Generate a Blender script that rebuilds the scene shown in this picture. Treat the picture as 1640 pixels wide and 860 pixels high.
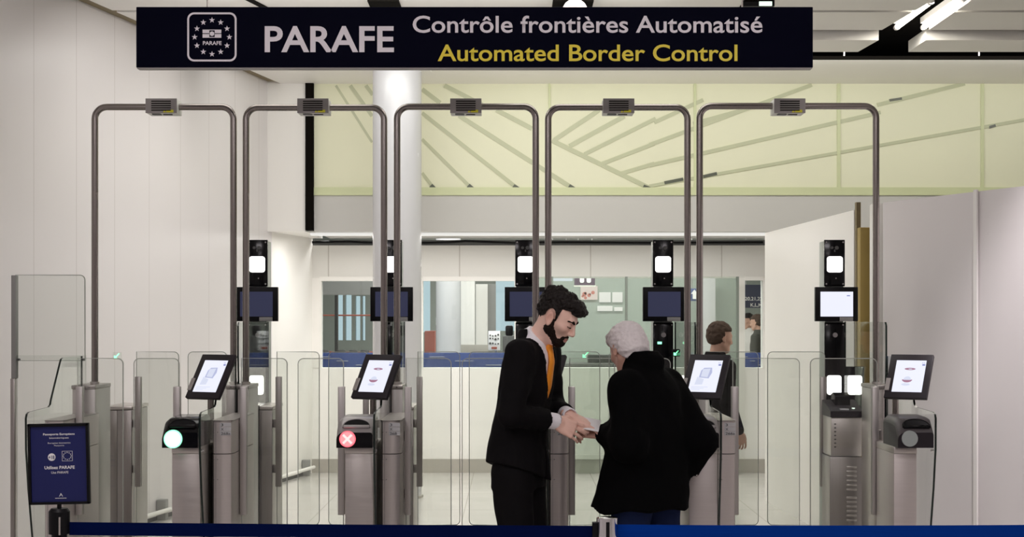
import bpy, bmesh, math, random
import numpy as np
from mathutils import Vector, Matrix

# ------------------------------------------------------------------ clearing
for _o in list(bpy.data.objects):
    bpy.data.objects.remove(_o)
SC = bpy.context.scene
COL = SC.collection
random.seed(4)
R = math.radians
F = 2500.0                      # focal length in pixels of the 1640x860 frame
HZ, CZ = 510.0, 1.6             # horizon row, eye height


def P(x, y, Y):
    """point seen at pixel (x, y) at depth Y"""
    return Vector(((x - 820) * Y / F, Y, CZ - (y - HZ) * Y / F))


# ------------------------------------------------------------------ camera, world, lights
cam = bpy.data.cameras.new('camera')
cam.sensor_width = 36
cam.lens = F / 1640 * 36
cam.shift_y = (HZ - 430) / 1640
cam.clip_end = 200
co = bpy.data.objects.new('camera', cam)
COL.objects.link(co)
co.location = (0, 0, CZ)
co.rotation_euler = (R(90), 0, 0)
SC.camera = co

SC.view_settings.view_transform = 'Standard'
SC.view_settings.look = 'None'
SC.view_settings.gamma = 1
SC.view_settings.use_curve_mapping = False
SC.view_settings.exposure = 0.0
try:
    SC.cycles.transparent_max_bounces = 40
    SC.cycles.max_bounces = 10
    SC.cycles.diffuse_bounces = 5
    SC.cycles.glossy_bounces = 5
    SC.cycles.sample_clamp_indirect = 6
    SC.cycles.caustics_reflective = False
    SC.cycles.use_denoising = True
except Exception:
    pass

wd = bpy.data.worlds.new('daylight')
SC.world = wd
wd.use_nodes = True
_bg = wd.node_tree.nodes['Background']
_bg.inputs[0].default_value = (0.72, 0.9, 1.0, 1)
_bg.inputs[1].default_value = 0.9


def area(name, x, y, z, sx, sy, power, col=(1, 1, 1), rot=(0, 0, 0)):
    l = bpy.data.lights.new(name, 'AREA')
    l.shape = 'RECTANGLE'
    l.size, l.size_y = sx, sy
    l.energy = power
    l.color = col
    o = bpy.data.objects.new(name, l)
    COL.objects.link(o)
    o.location = (x, y, z)
    o.rotation_euler = rot
    return o


WARM = (1.0, 0.98, 0.94)
PINK = (1.0, 0.93, 0.96)
for lx in (-2.0, 1.6):
    area('ceiling_lamp_or_fill', lx, 1.0, 3.78, 1.2, 0.6, 40, PINK)
    area('ceiling_lamp_or_fill', lx, 4.6, 3.78, 1.2, 0.6, 36, PINK, (R(20), 0, 0))
for lx in (-1.4, 0.6):
    area('ceiling_lamp_or_fill', lx, 8.7, 3.78, 1.2, 0.6, 9, WARM)
area('ceiling_lamp_or_fill', -0.6, 10.7, 3.78, 3.4, 0.3, 40, WARM, (R(30), 0, 0))
area('ceiling_lamp_or_fill', -0.3, 12.35, 3.765, 3.4, 0.3, 41, WARM)  # added fill lamp behind the sign, brightens back wall and floor
_sp = bpy.data.lights.new('down_light', 'SPOT')
_sp.energy = 340
_sp.spot_size = R(62)
_sp.spot_blend = 0.7
_sp.shadow_soft_size = 0.08
_sp.color = PINK
_so = bpy.data.objects.new('down_light', _sp)
COL.objects.link(_so)
_so.location = (2.55, 7.3, 3.74)
_so.rotation_euler = (Vector((3.2, 8.3, 1.1)) - Vector((2.55, 7.3, 3.74))).to_track_quat('-Z', 'Y').to_euler()
area('ceiling_lamp_or_fill', 3.06, 11.6, 3.85, 0.12, 1.4, 22, (1, 0.95, 0.85))
area('added_wall_wash', 2.2, 13.12, 3.78, 8.6, 0.06, 40, (1, 0.99, 0.95), (R(86), 0, 0))  # added lamp in the slot, brightens green glass and far ceiling
area('soffit_lamp_light', 0.2, 15.15, 2.395, 4.4, 0.12, 44, (1, 0.98, 0.94))
for ly in (17.0, 21.5, 27):
    area('hall_lamp_light', 0.0, ly, 3.4, 6, 1.0, 190, (1, 1, 0.97))


# ------------------------------------------------------------------ materials
def mat(name, col, rough=0.5, metal=0.0, var=0.04, scale=6.0, bump=0.0, stretch=(1, 1, 1), emit=None, estr=0.0, seam=None, spec=0.5, coat=0.0, rvar=0.06, vcol=None):
    m = bpy.data.materials.new(name)
    m.use_nodes = True
    nt = m.node_tree
    N, L = nt.nodes, nt.links
    b = N['Principled BSDF']
    b.inputs['Metallic'].default_value = metal
    b.inputs['Specular IOR Level'].default_value = spec
    b.inputs['Coat Weight'].default_value = coat
    tc = N.new('ShaderNodeTexCoord')
    mp = N.new('ShaderNodeMapping')
    mp.inputs['Scale'].default_value = stretch
    L.new(tc.outputs['Object'], mp.inputs['Vector'])
    nz = N.new('ShaderNodeTexNoise')
    nz.inputs['Scale'].default_value = scale
    nz.inputs['Detail'].default_value = 4
    L.new(mp.outputs['Vector'], nz.inputs['Vector'])
    rp = N.new('ShaderNodeMapRange')
    rp.inputs['To Min'].default_value = 1 - var
    rp.inputs['To Max'].default_value = 1 + var
    L.new(nz.outputs['Fac'], rp.inputs['Value'])
    mx = N.new('ShaderNodeMix')
    mx.data_type = 'RGBA'
    mx.blend_type = 'MULTIPLY'
    mx.inputs[0].default_value = 1
    if vcol:
        at = N.new('ShaderNodeAttribute')
        at.attribute_name = vcol
        L.new(at.outputs['Color'], mx.inputs[6])
    else:
        mx.inputs[6].default_value = (*col, 1)
    L.new(rp.outputs['Result'], mx.inputs[7])
    out = mx.outputs[2]
    if seam:                                # fine panel joints: (axis, spacing, offset, width)
        for ax, sp, off, w in seam:
            sx = N.new('ShaderNodeSeparateXYZ')
            L.new(tc.outputs['Object'], sx.inputs[0])
            a1 = N.new('ShaderNodeMath'); a1.operation = 'ADD'; a1.inputs[1].default_value = off
            L.new(sx.outputs['XYZ'.index(ax)], a1.inputs[0])
            a2 = N.new('ShaderNodeMath'); a2.operation = 'FLOORED_MODULO'; a2.inputs[1].default_value = sp
            L.new(a1.outputs[0], a2.inputs[0])
            a3 = N.new('ShaderNodeMath'); a3.operation = 'LESS_THAN'; a3.inputs[1].default_value = w
            L.new(a2.outputs[0], a3.inputs[0])
            m2 = N.new('ShaderNodeMix'); m2.data_type = 'RGBA'; m2.blend_type = 'MULTIPLY'
            L.new(a3.outputs[0], m2.inputs[0])
            L.new(out, m2.inputs[6])
            m2.inputs[7].default_value = (0.72, 0.7, 0.68, 1)
            out = m2.outputs[2]
    L.new(out, b.inputs['Base Color'])
    rr = N.new('ShaderNodeMapRange')
    rr.inputs['To Min'].default_value = max(0, rough - rvar)
    rr.inputs['To Max'].default_value = min(1, rough + rvar)
    L.new(nz.outputs['Fac'], rr.inputs['Value'])
    L.new(rr.outputs['Result'], b.inputs['Roughness'])
    if bump:
        bp = N.new('ShaderNodeBump')
        bp.inputs['Strength'].default_value = bump
        bp.inputs['Distance'].default_value = 0.01
        L.new(nz.outputs['Fac'], bp.inputs['Height'])
        L.new(bp.outputs['Normal'], b.inputs['Normal'])
    if emit:
        b.inputs['Emission Color'].default_value = (*emit, 1)
        b.inputs['Emission Strength'].default_value = estr
    return m


def glass(name, tint, refl=1.0, haze=0.0, hazecol=(0.8, 0.85, 0.8)):
    """thin architectural glass: tinted see-through with a mirror share that grows at grazing angles"""
    m = bpy.data.materials.new(name)
    m.use_nodes = True
    nt = m.node_tree
    N, L = nt.nodes, nt.links
    N.remove(N['Principled BSDF'])
    out = N['Material Output']
    tr = N.new('ShaderNodeBsdfTransparent')
    gl = N.new('ShaderNodeBsdfGlossy')
    gl.inputs['Roughness'].default_value = 0.02
    nz = N.new('ShaderNodeTexNoise')
    nz.inputs['Scale'].default_value = 1.5
    mr = N.new('ShaderNodeMapRange')
    mr.inputs['To Min'].default_value = 0.985
    mr.inputs['To Max'].default_value = 1.0
    L.new(nz.outputs['Fac'], mr.inputs['Value'])
    mx = N.new('ShaderNodeMix'); mx.data_type = 'RGBA'; mx.blend_type = 'MULTIPLY'; mx.inputs[0].default_value = 1
    mx.inputs[6].default_value = (*tint, 1)
    L.new(mr.outputs['Result'], mx.inputs[7])
    L.new(mx.outputs[2], tr.inputs['Color'])
    lw = N.new('ShaderNodeLayerWeight')
    pw = N.new('ShaderNodeMath'); pw.operation = 'POWER'; pw.inputs[1].default_value = 5
    lw.inputs['Blend'].default_value = 0.5
    L.new(lw.outputs['Facing'], pw.inputs[0])
    ml = N.new('ShaderNodeMath'); ml.operation = 'MULTIPLY_ADD'
    ml.inputs[1].default_value = 0.9 * refl
    ml.inputs[2].default_value = 0.035 * refl
    L.new(pw.outputs[0], ml.inputs[0])
    ms = N.new('ShaderNodeMixShader')
    L.new(ml.outputs[0], ms.inputs[0])
    L.new(tr.outputs[0], ms.inputs[1])
    L.new(gl.outputs[0], ms.inputs[2])
    last = ms
    if haze:
        df = N.new('ShaderNodeBsdfDiffuse')
        df.inputs['Color'].default_value = (*hazecol, 1)
        m2 = N.new('ShaderNodeMixShader')
        m2.inputs[0].default_value = haze
        L.new(ms.outputs[0], m2.inputs[1])
        L.new(df.outputs[0], m2.inputs[2])
        last = m2
    L.new(last.outputs[0], out.inputs['Surface'])
    return m


def glow(name, col, s):
    return mat(name, (0.02, 0.02, 0.02), 0.4, emit=col, estr=s)


MT = dict(
    wall_l=mat('white_wall_panel', (0.775, 0.745, 0.75), 0.32, var=0.02, scale=1.2, seam=[('Y', 0.6, 0.35, 0.006)], spec=0.35),
    wall_r=mat('white_partition_panel', (0.77, 0.735, 0.735), 0.4, var=0.02, scale=1.2, spec=0.3),
    wall_b=mat('cream_white_panel', (0.88, 0.86, 0.825), 0.4, var=0.02, scale=1.5),
    wall_b2=mat('cream_white_upper_panel', (0.80, 0.785, 0.75), 0.4, var=0.02, scale=1.5, seam=[('X', 1.36, 0.55, 0.012)]),
    beam=mat('grey_white_fascia', (0.57, 0.56, 0.535), 0.5, var=0.02, scale=1.5),
    ceil=mat('ceiling_panel', (0.88, 0.86, 0.83), 0.55, var=0.02, scale=2),
    dark=mat('black_void', (0.006, 0.005, 0.004), 0.9, spec=0.05),
    black=mat('black_plastic', (0.006, 0.006, 0.007), 0.4, bump=0.02, scale=60, spec=0.15),
    gloss=mat('glossy_black_plastic', (0.004, 0.004, 0.005), 0.14, rvar=0.03, spec=0.22),
    bezel=mat('dark_aubergine_bezel', (0.022, 0.018, 0.022), 0.42, spec=0.25),
    floor=mat('polished_cream_tile', (0.69, 0.665, 0.63), 0.14, var=0.05, scale=2.2, seam=[('X', 1.2, 0.4, 0.008), ('Y', 1.2, 0.15, 0.012)], rvar=0.05),
    base=mat('grey_beige_skirting', (0.44, 0.415, 0.37), 0.4, var=0.05),
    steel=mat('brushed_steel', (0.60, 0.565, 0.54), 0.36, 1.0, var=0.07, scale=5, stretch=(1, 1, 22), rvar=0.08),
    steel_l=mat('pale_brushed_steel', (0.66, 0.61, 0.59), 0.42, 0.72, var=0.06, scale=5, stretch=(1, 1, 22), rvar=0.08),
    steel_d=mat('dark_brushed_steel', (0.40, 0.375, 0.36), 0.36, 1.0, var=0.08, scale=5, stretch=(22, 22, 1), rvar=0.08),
    tube=mat('satin_steel_tube', (0.30, 0.272, 0.255), 0.26, 1.0, var=0.03, scale=4, rvar=0.04),
    post=mat('grey_post', (0.50, 0.475, 0.46), 0.4, 0.85, var=0.04),
    chrome=mat('chrome', (0.8, 0.8, 0.82), 0.08, 1.0, rvar=0.03),
    silver=mat('silver_grey_plastic', (0.36, 0.34, 0.34), 0.35, 0.5),
    boxgrey=mat('grey_sensor_housing', (0.36, 0.34, 0.33), 0.5, 0.2),
    boxlite=mat('pale_sensor_housing', (0.72, 0.72, 0.66), 0.5),
    yellow=mat('yellow_sticker', (0.75, 0.70, 0.03), 0.5),
    smoke=mat('smoke_grey_plastic', (0.060, 0.052, 0.055), 0.4),
    white=mat('white_print', (0.85, 0.84, 0.85), 0.5),
    signtxt=mat('pale_lilac_lettering', (0.93, 0.89, 0.95), 0.5),
    signyel=mat('yellow_lettering', (0.95, 0.78, 0.06), 0.5),
    navy=mat('very_dark_navy_board', (0.0022, 0.0025, 0.011), 0.6, spec=0.04),
    poster=mat('blue_poster', (0.016, 0.020, 0.105), 0.4, var=0.12, scale=3, spec=0.25),
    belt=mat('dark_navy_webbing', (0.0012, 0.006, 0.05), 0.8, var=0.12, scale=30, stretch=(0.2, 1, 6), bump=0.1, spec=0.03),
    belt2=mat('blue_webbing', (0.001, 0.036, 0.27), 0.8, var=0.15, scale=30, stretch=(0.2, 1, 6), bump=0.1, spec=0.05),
    green_glass=mat('pale_green_frosted_glass', (0.80, 0.80, 0.60), 0.42, var=0.05, scale=0.8, spec=0.3),
    green_bar=mat('olive_green_inlay', (0.52, 0.54, 0.36), 0.4, var=0.05),
    green_dk=mat('dark_clear_notch', (0.10, 0.11, 0.08), 0.3),
    column=mat('white_column', (0.56, 0.56, 0.575), 0.25, var=0.02),
    blueboard=mat('blue_board', (0.035, 0.062, 0.21), 0.5, var=0.1, scale=4),
    wood=mat('yellow_brown_timber', (0.33, 0.23, 0.06), 0.6, var=0.25, scale=9, stretch=(1, 1, 0.3), bump=0.2),
    wood2=mat('bronze_edge_and_gap_shade', (0.2, 0.15, 0.07), 0.5, var=0.15, scale=20),
    grey=mat('mid_grey', (0.30, 0.30, 0.29), 0.5),
    greyd=mat('dark_grey', (0.07, 0.07, 0.068), 0.5),
    facade=mat('green_grey_facade', (0.30, 0.33, 0.30), 0.4),
    red=mat('red_brown', (0.33, 0.09, 0.06), 0.6),
    pink=mat('poster_pink', (0.8, 0.55, 0.5), 0.5),
    glass=glass('clear_glass', (0.965, 0.975, 0.965)),
    glass_s=glass('clear_side_glass', (0.965, 0.98, 0.968), 0.5),
    glass_g=glass('green_tinted_glass', (0.895, 0.92, 0.895), 1.0, 0.05, (0.6, 0.68, 0.6)),
    glass_w=glass('window_glass', (0.93, 0.95, 0.94), 1.0),
    edge=mat('pale_glass_edge', (0.42, 0.44, 0.40), 0.3),
    edge_d=mat('dark_green_glass_edge', (0.006, 0.014, 0.011), 0.2),
    label=mat('pale_grey_label', (0.55, 0.55, 0.56), 0.5),
    lamp=glow('white_lamp', (1.0, 0.98, 0.94), 4.0),
    softlamp=glow('soft_strip_lamp', (1.0, 0.98, 0.93), 0.8),
    tubelamp=glow('fluorescent_tube', (1.0, 0.93, 0.78), 9.0),
    screen_on=glow('bright_screen', (0.86, 0.88, 1.0), 1.0),
    screen_off=mat('navy_idle_screen', (0.020, 0.022, 0.045), 0.18, emit=(0.055, 0.060, 0.115), estr=0.5, spec=0.2),
    lcd_grey=glow('screen_ink_grey', (0.52, 0.56, 0.80), 0.9),
    lcd_lite=glow('screen_ink_pale', (0.72, 0.76, 0.92), 0.95),
    lcd_red=glow('screen_ink_maroon', (0.46, 0.22, 0.33), 0.8),
    lcd_blue=glow('screen_ink_blue', (0.22, 0.26, 0.62), 0.8),
    led_g=glow('green_light', (0.25, 1.0, 0.5), 2.2),
    led_gc=glow('pale_green_light', (0.82, 1.0, 0.86), 1.5),
    led_r=glow('red_light', (1.0, 0.13, 0.17), 1.6),
    led_rx=glow('pale_pink_cross', (1.0, 0.72, 0.70), 1.2),
    led_off=mat('unlit_grey_lens', (0.36, 0.40, 0.39), 0.3),
    bright=glow('bright_display', (0.85, 0.92, 1.0), 1.0),
    suit=mat('black_wool', (0.0055, 0.0048, 0.0055), 0.8, var=0.2, scale=40, bump=0.08, spec=0.10),
    coat=mat('black_coat_cloth', (0.0025, 0.0025, 0.0028), 0.9, var=0.2, scale=25, bump=0.1, spec=0.05),
    shirt=mat('white_cotton', (0.92, 0.90, 0.94), 0.8, var=0.03, scale=30, bump=0.05),
    tie=mat('orange_silk', (0.98, 0.34, 0.02), 0.45, var=0.08, scale=60),
    jeans=mat('blue_denim', (0.012, 0.020, 0.065), 0.85, var=0.2, scale=60, bump=0.1, spec=0.1),
    skin=mat('skin', (0.6, 0.36, 0.27), 0.5, var=0.05, scale=30, vcol='tone', bump=0.02),
    hair=mat('dark_brown_hair', (0.009, 0.006, 0.005), 0.5, var=0.5, scale=90, bump=0.7, stretch=(1, 1, 0.5), spec=0.22),
    beard=mat('dark_beard', (0.016, 0.010, 0.008), 0.8, var=0.5, scale=150, bump=0.6, spec=0.1),
    hair_w=mat('white_hair', (0.74, 0.69, 0.69), 0.7, var=0.15, scale=60, bump=0.5, stretch=(1, 0.3, 1)),
    hair_g=mat('grey_brown_hair', (0.07, 0.048, 0.036), 0.8, var=0.4, scale=60, bump=0.5, spec=0.15),
    paper=mat('white_paper', (0.85, 0.84, 0.84), 0.6),
    shoe=mat('black_leather', (0.01, 0.01, 0.01), 0.3),
    cloth_g=mat('olive_grey_cloth', (0.06, 0.06, 0.05), 0.9),
    cloth_w=mat('pale_cloth', (0.6, 0.58, 0.55), 0.9),
    eye=mat('eye_white', (0.7, 0.68, 0.66), 0.2),
)


# ------------------------------------------------------------------ mesh helpers
class MB:
    """collects shapes (world coordinates) and links them as one mesh object"""

    def __init__(self):
        self.bm = bmesh.new()
        self.mi = 0

    def _mark(self, n0):
        self.bm.faces.ensure_lookup_table()
        for f in self.bm.faces[n0:]:
            f.material_index = self.mi

    def box(self, x0, x1, y0, y1, z0, z1, bev=0.0, seg=2, M=None):
        n0 = len(self.bm.faces)
        t = bmesh.new()
        bmesh.ops.create_cube(t, size=1)
        for v in t.verts:
            v.co = Vector(((x0 + x1) / 2 + v.co.x * (x1 - x0), (y0 + y1) / 2 + v.co.y * (y1 - y0), (z0 + z1) / 2 + v.co.z * (z1 - z0)))
        if bev:
            bmesh.ops.bevel(t, geom=list(t.edges), offset=bev, segments=seg, affect='EDGES', profile=0.5)
        if M is not None:
            bmesh.ops.transform(t, matrix=M, verts=t.verts)
        self._merge(t)
        self._mark(n0)
        return self

    def _merge(self, t):
        me = bpy.data.meshes.new('tmp')
        t.to_mesh(me)
        t.free()
        self.bm.from_mesh(me)
        bpy.data.meshes.remove(me)

    def tube(self, pts, r, seg=12, cap=True):
        n0 = len(self.bm.faces)
        pts = [Vector(p) for p in pts]
        rs = r if isinstance(r, (list, tuple)) else [r] * len(pts)
        rings = []
        up = None
        for i, p in enumerate(pts):
            d = (pts[min(i + 1, len(pts) - 1)] - pts[max(i - 1, 0)]).normalized()
            if up is None:
                up = Vector((0, 0, 1)) if abs(d.z) < 0.9 else Vector((0, 1, 0))
            s = d.cross(up).normalized()
            up = s.cross(d).normalized()
            rings.append([self.bm.verts.new(p + rs[i] * (math.cos(2 * math.pi * k / seg) * s + math.sin(2 * math.pi * k / seg) * up)) for k in range(seg)])
        for a, b in zip(rings, rings[1:]):
            for k in range(seg):
                self.bm.faces.new((a[k], a[(k + 1) % seg], b[(k + 1) % seg], b[k]))
        if cap:
            self.bm.faces.new(rings[0][::-1])
            self.bm.faces.new(rings[-1])
        self._mark(n0)
        return self

    def prism(self, poly, axis, lo, hi, side=None, M=None):
        """extrude a 2D outline along an axis: axis 'x' -> outline (y,z), 'y' -> (x,z), 'z' -> (x,y); side = material slot of the rim"""
        n0 = len(self.bm.faces)

        def pt(p, h):
            v = Vector({'x': (h, p[0], p[1]), 'y': (p[0], h, p[1]), 'z': (p[0], p[1], h)}[axis])
            return M @ v if M is not None else v
        a = [self.bm.verts.new(pt(p, lo)) for p in poly]
        b = [self.bm.verts.new(pt(p, hi)) for p in poly]
        f1 = self.bm.faces.new(a)
        f2 = self.bm.faces.new(b)
        rim = []
        for i in range(len(poly)):
            j = (i + 1) % len(poly)
            rim.append(self.bm.faces.new((a[i], b[i], b[j], a[j])))
        self._mark(n0)
        if side is not None:
            for f in rim:
                f.material_index = side
        return self

    def ball(self, c, r, u=16, v=10, M=None):
        n0 = len(self.bm.faces)
        t = bmesh.new()
        bmesh.ops.create_uvsphere(t, u_segments=u, v_segments=v, radius=1)
        for w in t.verts:
            w.co = Vector((w.co.x * r[0], w.co.y * r[1], w.co.z * r[2]))
            if M is not None:
                w.co = M @ w.co
            w.co += Vector(c)
        self._merge(t)
        self._mark(n0)
        return self

    def rim(self, poly, w, y):
        """narrow polished border strip just in front of a pane (material slot 1)"""
        pts = [Vector((p[0], p[1])) for p in poly]
        pts = [p for k, p in enumerate(pts) if (p - pts[k - 1]).length > 1e-5]
        n = len(pts)
        c = sum(pts, Vector((0, 0))) / n
        ins = []
        for k in range(n):
            d = (pts[(k + 1) % n] - pts[k - 1]).normalized()
            nn = Vector((-d.y, d.x))
            if nn.dot(c - pts[k]) < 0:
                nn = -nn
            ins.append(pts[k] + nn * w)
        for k in range(n):
            j = (k + 1) % n
            f = self.bm.faces.new([self.bm.verts.new((q.x, y, q.y)) for q in (pts[k], pts[j], ins[j], ins[k])])
            f.material_index = 1
        return self

    def quad(self, a, b, c, d):
        f = self.bm.faces.new([self.bm.verts.new(Vector(p)) for p in (a, b, c, d)])
        f.material_index = self.mi
        return self

    def build(self, name, m, parent=None, smooth=35, kind=None, origin=None):
        bm = self.bm
        bmesh.ops.recalc_face_normals(bm, faces=bm.faces)
        off = Vector((0, 0, 0))
        p = parent
        while p is not None and p.parent is not None:
            p = p.parent
        if p is not None:
            off = Vector(p.location)
        elif origin is not None:
            off = Vector(origin)
        if off.length:
            bmesh.ops.translate(bm, vec=-off, verts=bm.verts)
        me = bpy.data.meshes.new(name)
        bm.to_mesh(me)
        bm.free()
        for mm in (m if isinstance(m, (list, tuple)) else [m]):
            me.materials.append(mm)
        if smooth:
            me.shade_smooth()
            try:
                me.set_sharp_from_angle(angle=R(smooth))
            except Exception:
                pass
        o = bpy.data.objects.new(name, me)
        COL.objects.link(o)
        if parent is not None:
            o.parent = parent
        elif origin is not None:
            o.location = off
        if kind:
            o['kind'] = kind
        return o


def tag(o, label, cat, group=None, kind=None):
    o['label'] = label
    o['category'] = cat
    if group:
        o['group'] = group
    if kind:
        o['kind'] = kind
    return o


def thing(name, loc, label, cat, group=None, rz=0):
    o = bpy.data.objects.new(name, None)
    o.empty_display_size = 0.1
    COL.objects.link(o)
    o.location = loc
    o.rotation_euler = (0, 0, rz)
    return tag(o, label, cat, group)


def struct(name, mb, m, label=None, cat=None, smooth=35):
    o = mb.build(name, m, smooth=smooth, kind='structure')
    tag(o, label or name.replace('_', ' '), cat or 'wall')
    return o


def rrect(x0, x1, z0, z1, r, n=5, corners=(1, 1, 1, 1)):
    """rounded rectangle outline (bottom-left, bottom-right, top-right, top-left)"""
    out = []
    for (cx, cz, a0, on) in ((x0 + r, z0 + r, 180, corners[0]), (x1 - r, z0 + r, 270, corners[1]), (x1 - r, z1 - r, 0, corners[2]), (x0 + r, z1 - r, 90, corners[3])):
        if not on:
            out.append((cx + (r if a0 in (270, 0) else -r), cz + (r if a0 in (0, 90) else -r)))
            continue
        for k in range(n + 1):
            a = R(a0 + 90 * k / n)
            out.append((cx + r * math.cos(a), cz + r * math.sin(a)))
    return out


def disc(cx, cz, r, n=28):
    return [(cx + r * math.cos(2 * math.pi * k / n), cz + r * math.sin(2 * math.pi * k / n)) for k in range(n)]


def star(cx, cz, r):
    return [(cx + (r if k % 2 == 0 else r * 0.4) * math.sin(math.pi * k / 5), cz + (r if k % 2 == 0 else r * 0.4) * math.cos(math.pi * k / 5)) for k in range(10)]


def text_into(mb, body, x0, x1, zb, cap, Y, bold=0.0, depth=0.002, M=None, capchar='H'):
    """lettering facing -Y: spans x0..x1, baseline zb, capital height cap"""
    def mesh_of(s):
        c = bpy.data.curves.new('t', 'FONT')
        c.body = s
        c.size = 1
        c.offset = bold
        c.resolution_u = 5
        o = bpy.data.objects.new('t', c)
        COL.objects.link(o)
        dg = bpy.context.evaluated_depsgraph_get()
        dg.update()
        me = bpy.data.meshes.new_from_object(o.evaluated_get(dg))
        bpy.data.objects.remove(o)
        bpy.data.curves.remove(c)
        return me
    mc = mesh_of(capchar)
    ch = max(v.co.y for v in mc.vertices)
    bpy.data.meshes.remove(mc)
    me = mesh_of(body)
    xs = [v.co.x for v in me.vertices]
    lo, hi = min(xs), max(xs)
    n0 = len(mb.bm.verts)
    f0 = len(mb.bm.faces)
    mb.bm.from_mesh(me)
    bpy.data.meshes.remove(me)
    mb.bm.verts.ensure_lookup_table()
    for v in mb.bm.verts[n0:]:
        q = Vector((x0 + (v.co.x - lo) / (hi - lo) * (x1 - x0), Y - depth, zb + v.co.y / ch * cap))
        v.co = M @ q if M is not None else q
    mb._mark(f0)
    return mb


# ------------------------------------------------------------------ the hall
ZC = 3.84


def xl(Y):                              # left wall line
    return -2.07 - 0.197 * (16.2 - Y)


mb = MB().box(-9, 12, -4.2, 34, -0.1, 0)
struct('floor', mb, MT['floor'], 'polished cream stone tile floor of the border hall', 'floor')

mb = MB().prism([(xl(-4), -4), (xl(15.0), 15.0), (xl(15.0) - 0.2, 15.0), (xl(-4) - 0.2, -4)], 'z', 0, 4.2)
struct('wall_left', mb, MT['wall_l'], 'tall white panelled wall along the left side', 'wall')
mb = MB().prism([(xl(15.0), 15.0), (xl(16.2), 16.2), (xl(16.2) - 0.2, 16.2), (xl(15) - 0.2, 15.0)], 'z', 0, 4.2)
struct('wall_left_far', mb, MT['wall_b'], 'far end of the white left wall', 'wall')

# right low partition: far part, gap with timber, near part
mb = MB().prism([(2.22, 13.7), (2.365, 10.8), (2.40, 10.8), (2.62, 13.7)], 'z', 0, 2.35)
struct('wall_right_far', mb, MT['wall_b'], 'pale low partition behind the last gate', 'wall')
rw = [(2.40, 10.1), (2.9, 8.84), (3.5, 7.33), (5.6, 2.0), (6.2, -4), (6.4, -4), (5.8, 2.0), (3.7, 7.4), (3.1, 8.9), (2.56, 10.16)]
mb = MB().prism(rw, 'z', 0, 2.35)
struct('wall_right', mb, MT['wall_r'], 'grey-white angled partition at the right edge', 'wall')
mb = MB()
c = Vector((2.742, 9.235, 0))
mb.prism([(2.737, 9.232), (2.749, 9.202), (2.738, 9.196), (2.726, 9.227)], 'z', 0.0, 2.36)
struct('trim_1', mb, MT['ceil'], 'upright joint strip on the right partition', 'trim')
mb = MB().box(2.37, 2.40, 10.74, 10.79, 0, 2.4)
struct('trim_2', mb, MT['wood2'], 'thin bronze edge strip on the low partition', 'trim')
mb = MB().box(2.37, 2.45, 10.62, 10.72, 0, 2.22, 0.004)
tag(mb.build('timber_plank', MT['wood']), 'yellow-brown timber plank standing in the partition gap', 'plank')
mb = MB().box(2.36, 2.56, 10.2, 10.3, 0, 2.35)
struct('wall_right_end', mb, MT['wall_b'], 'narrow white partition end beside the timber plank', 'wall')

mb = MB().box(-9, 12, -4.4, -4.2, 0, 4.2)
struct('wall_front', mb, MT['wall_r'], 'wall behind the viewpoint', 'wall')
mb = MB().box(8.2, 8.4, -4.2, 16.4, 0, 4.2)
struct('wall_outer', mb, MT['wall_b'], 'hall wall beyond the low partition', 'wall')

# ceiling ------------------------------------------------------------
mb = MB().box(-9, 12, -4.4, 34, 4.15, 4.3)
struct('ceiling', mb, MT['dark'], 'black void above the ceiling panels', 'ceiling')
gx0, gx1 = 2.98, 3.32                                   # dark service gap running into the hall


def gl(Y):
    return 2.97 - (min(max(Y, 10.5), 13.5) - 11.15) * 0.08


PANELS = MB()
DARKY = [(13.0, 13.5)]
for (y0, y1, z0) in ((-4.2, 10.9, ZC), (10.96, 11.35, ZC), (11.42, 12.12, ZC), (12.2, 12.74, ZC - 0.065)):
    left = [(xl(y0) + 0.12, y0), (xl(y1) + 0.12, y1)]
    PANELS.prism([left[0], (gl(y0) - 0.02, y0), (gl(y1) - 0.02, y1), left[1]], 'z', z0, z0 + 0.09)
    PANELS.prism([(3.235, y0), (8.2, y0), (8.2, y1), (3.235, y1)], 'z', z0, z0 + 0.09)
struct('ceiling_panels', PANELS, MT['ceil'], 'pale ceiling panels with a dark service gap', 'ceiling')
mb = MB().prism([(xl(13.52) + 0.12, 13.52), (8.2, 13.52), (8.2, 14.94), (xl(14.94) + 0.12, 14.94)], 'z', ZC, ZC + 0.02)
struct('ceiling_far', mb, MT['ceil'], 'far pale ceiling strip above the green glass', 'ceiling')
struct('trim_12', MB().box(xl(13.5) + 0.12, 8.2, 13.50, 13.519, ZC - 0.001, ZC + 0.03), MT['dark'], 'added black strip darkening the far ceiling edge', 'trim')  # strip added to blacken the slab edge lit by the wash
mb = MB().prism([(xl(-4) , -4), (xl(-4) + 0.13, -4), (xl(15.0) + 0.13, 15.0), (xl(15.0), 15.0)], 'z', ZC + 0.02, ZC + 0.06)  # dark strip stands in for shade in the wall-to-ceiling gap
struct('trim_3', mb, MT['wood2'], 'dark strip painted for the shade between left wall and ceiling', 'trim')
mb = MB().box(xl(15.5), 8.2, 15.1, 34, 3.5, 3.6)
struct('ceiling_hall', mb, MT['ceil'], 'ceiling of the hall beyond the windows', 'ceiling')

# thin hangers in the black slot
for i, px in enumerate((1352, 1568)):
    p = P(px, 92, 13.25)
    mb = MB().tube([(p.x, 13.25, ZC - 0.01), (p.x, 13.25, 4.15)], 0.006, 8)
    tag(mb.build('ceiling_hanger', MT['white']), ('thin pale hanger rod in the black slot, nearest the sign' if i == 0 else 'thin pale hanger rod in the black slot, far from the sign'), 'rod')


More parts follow.
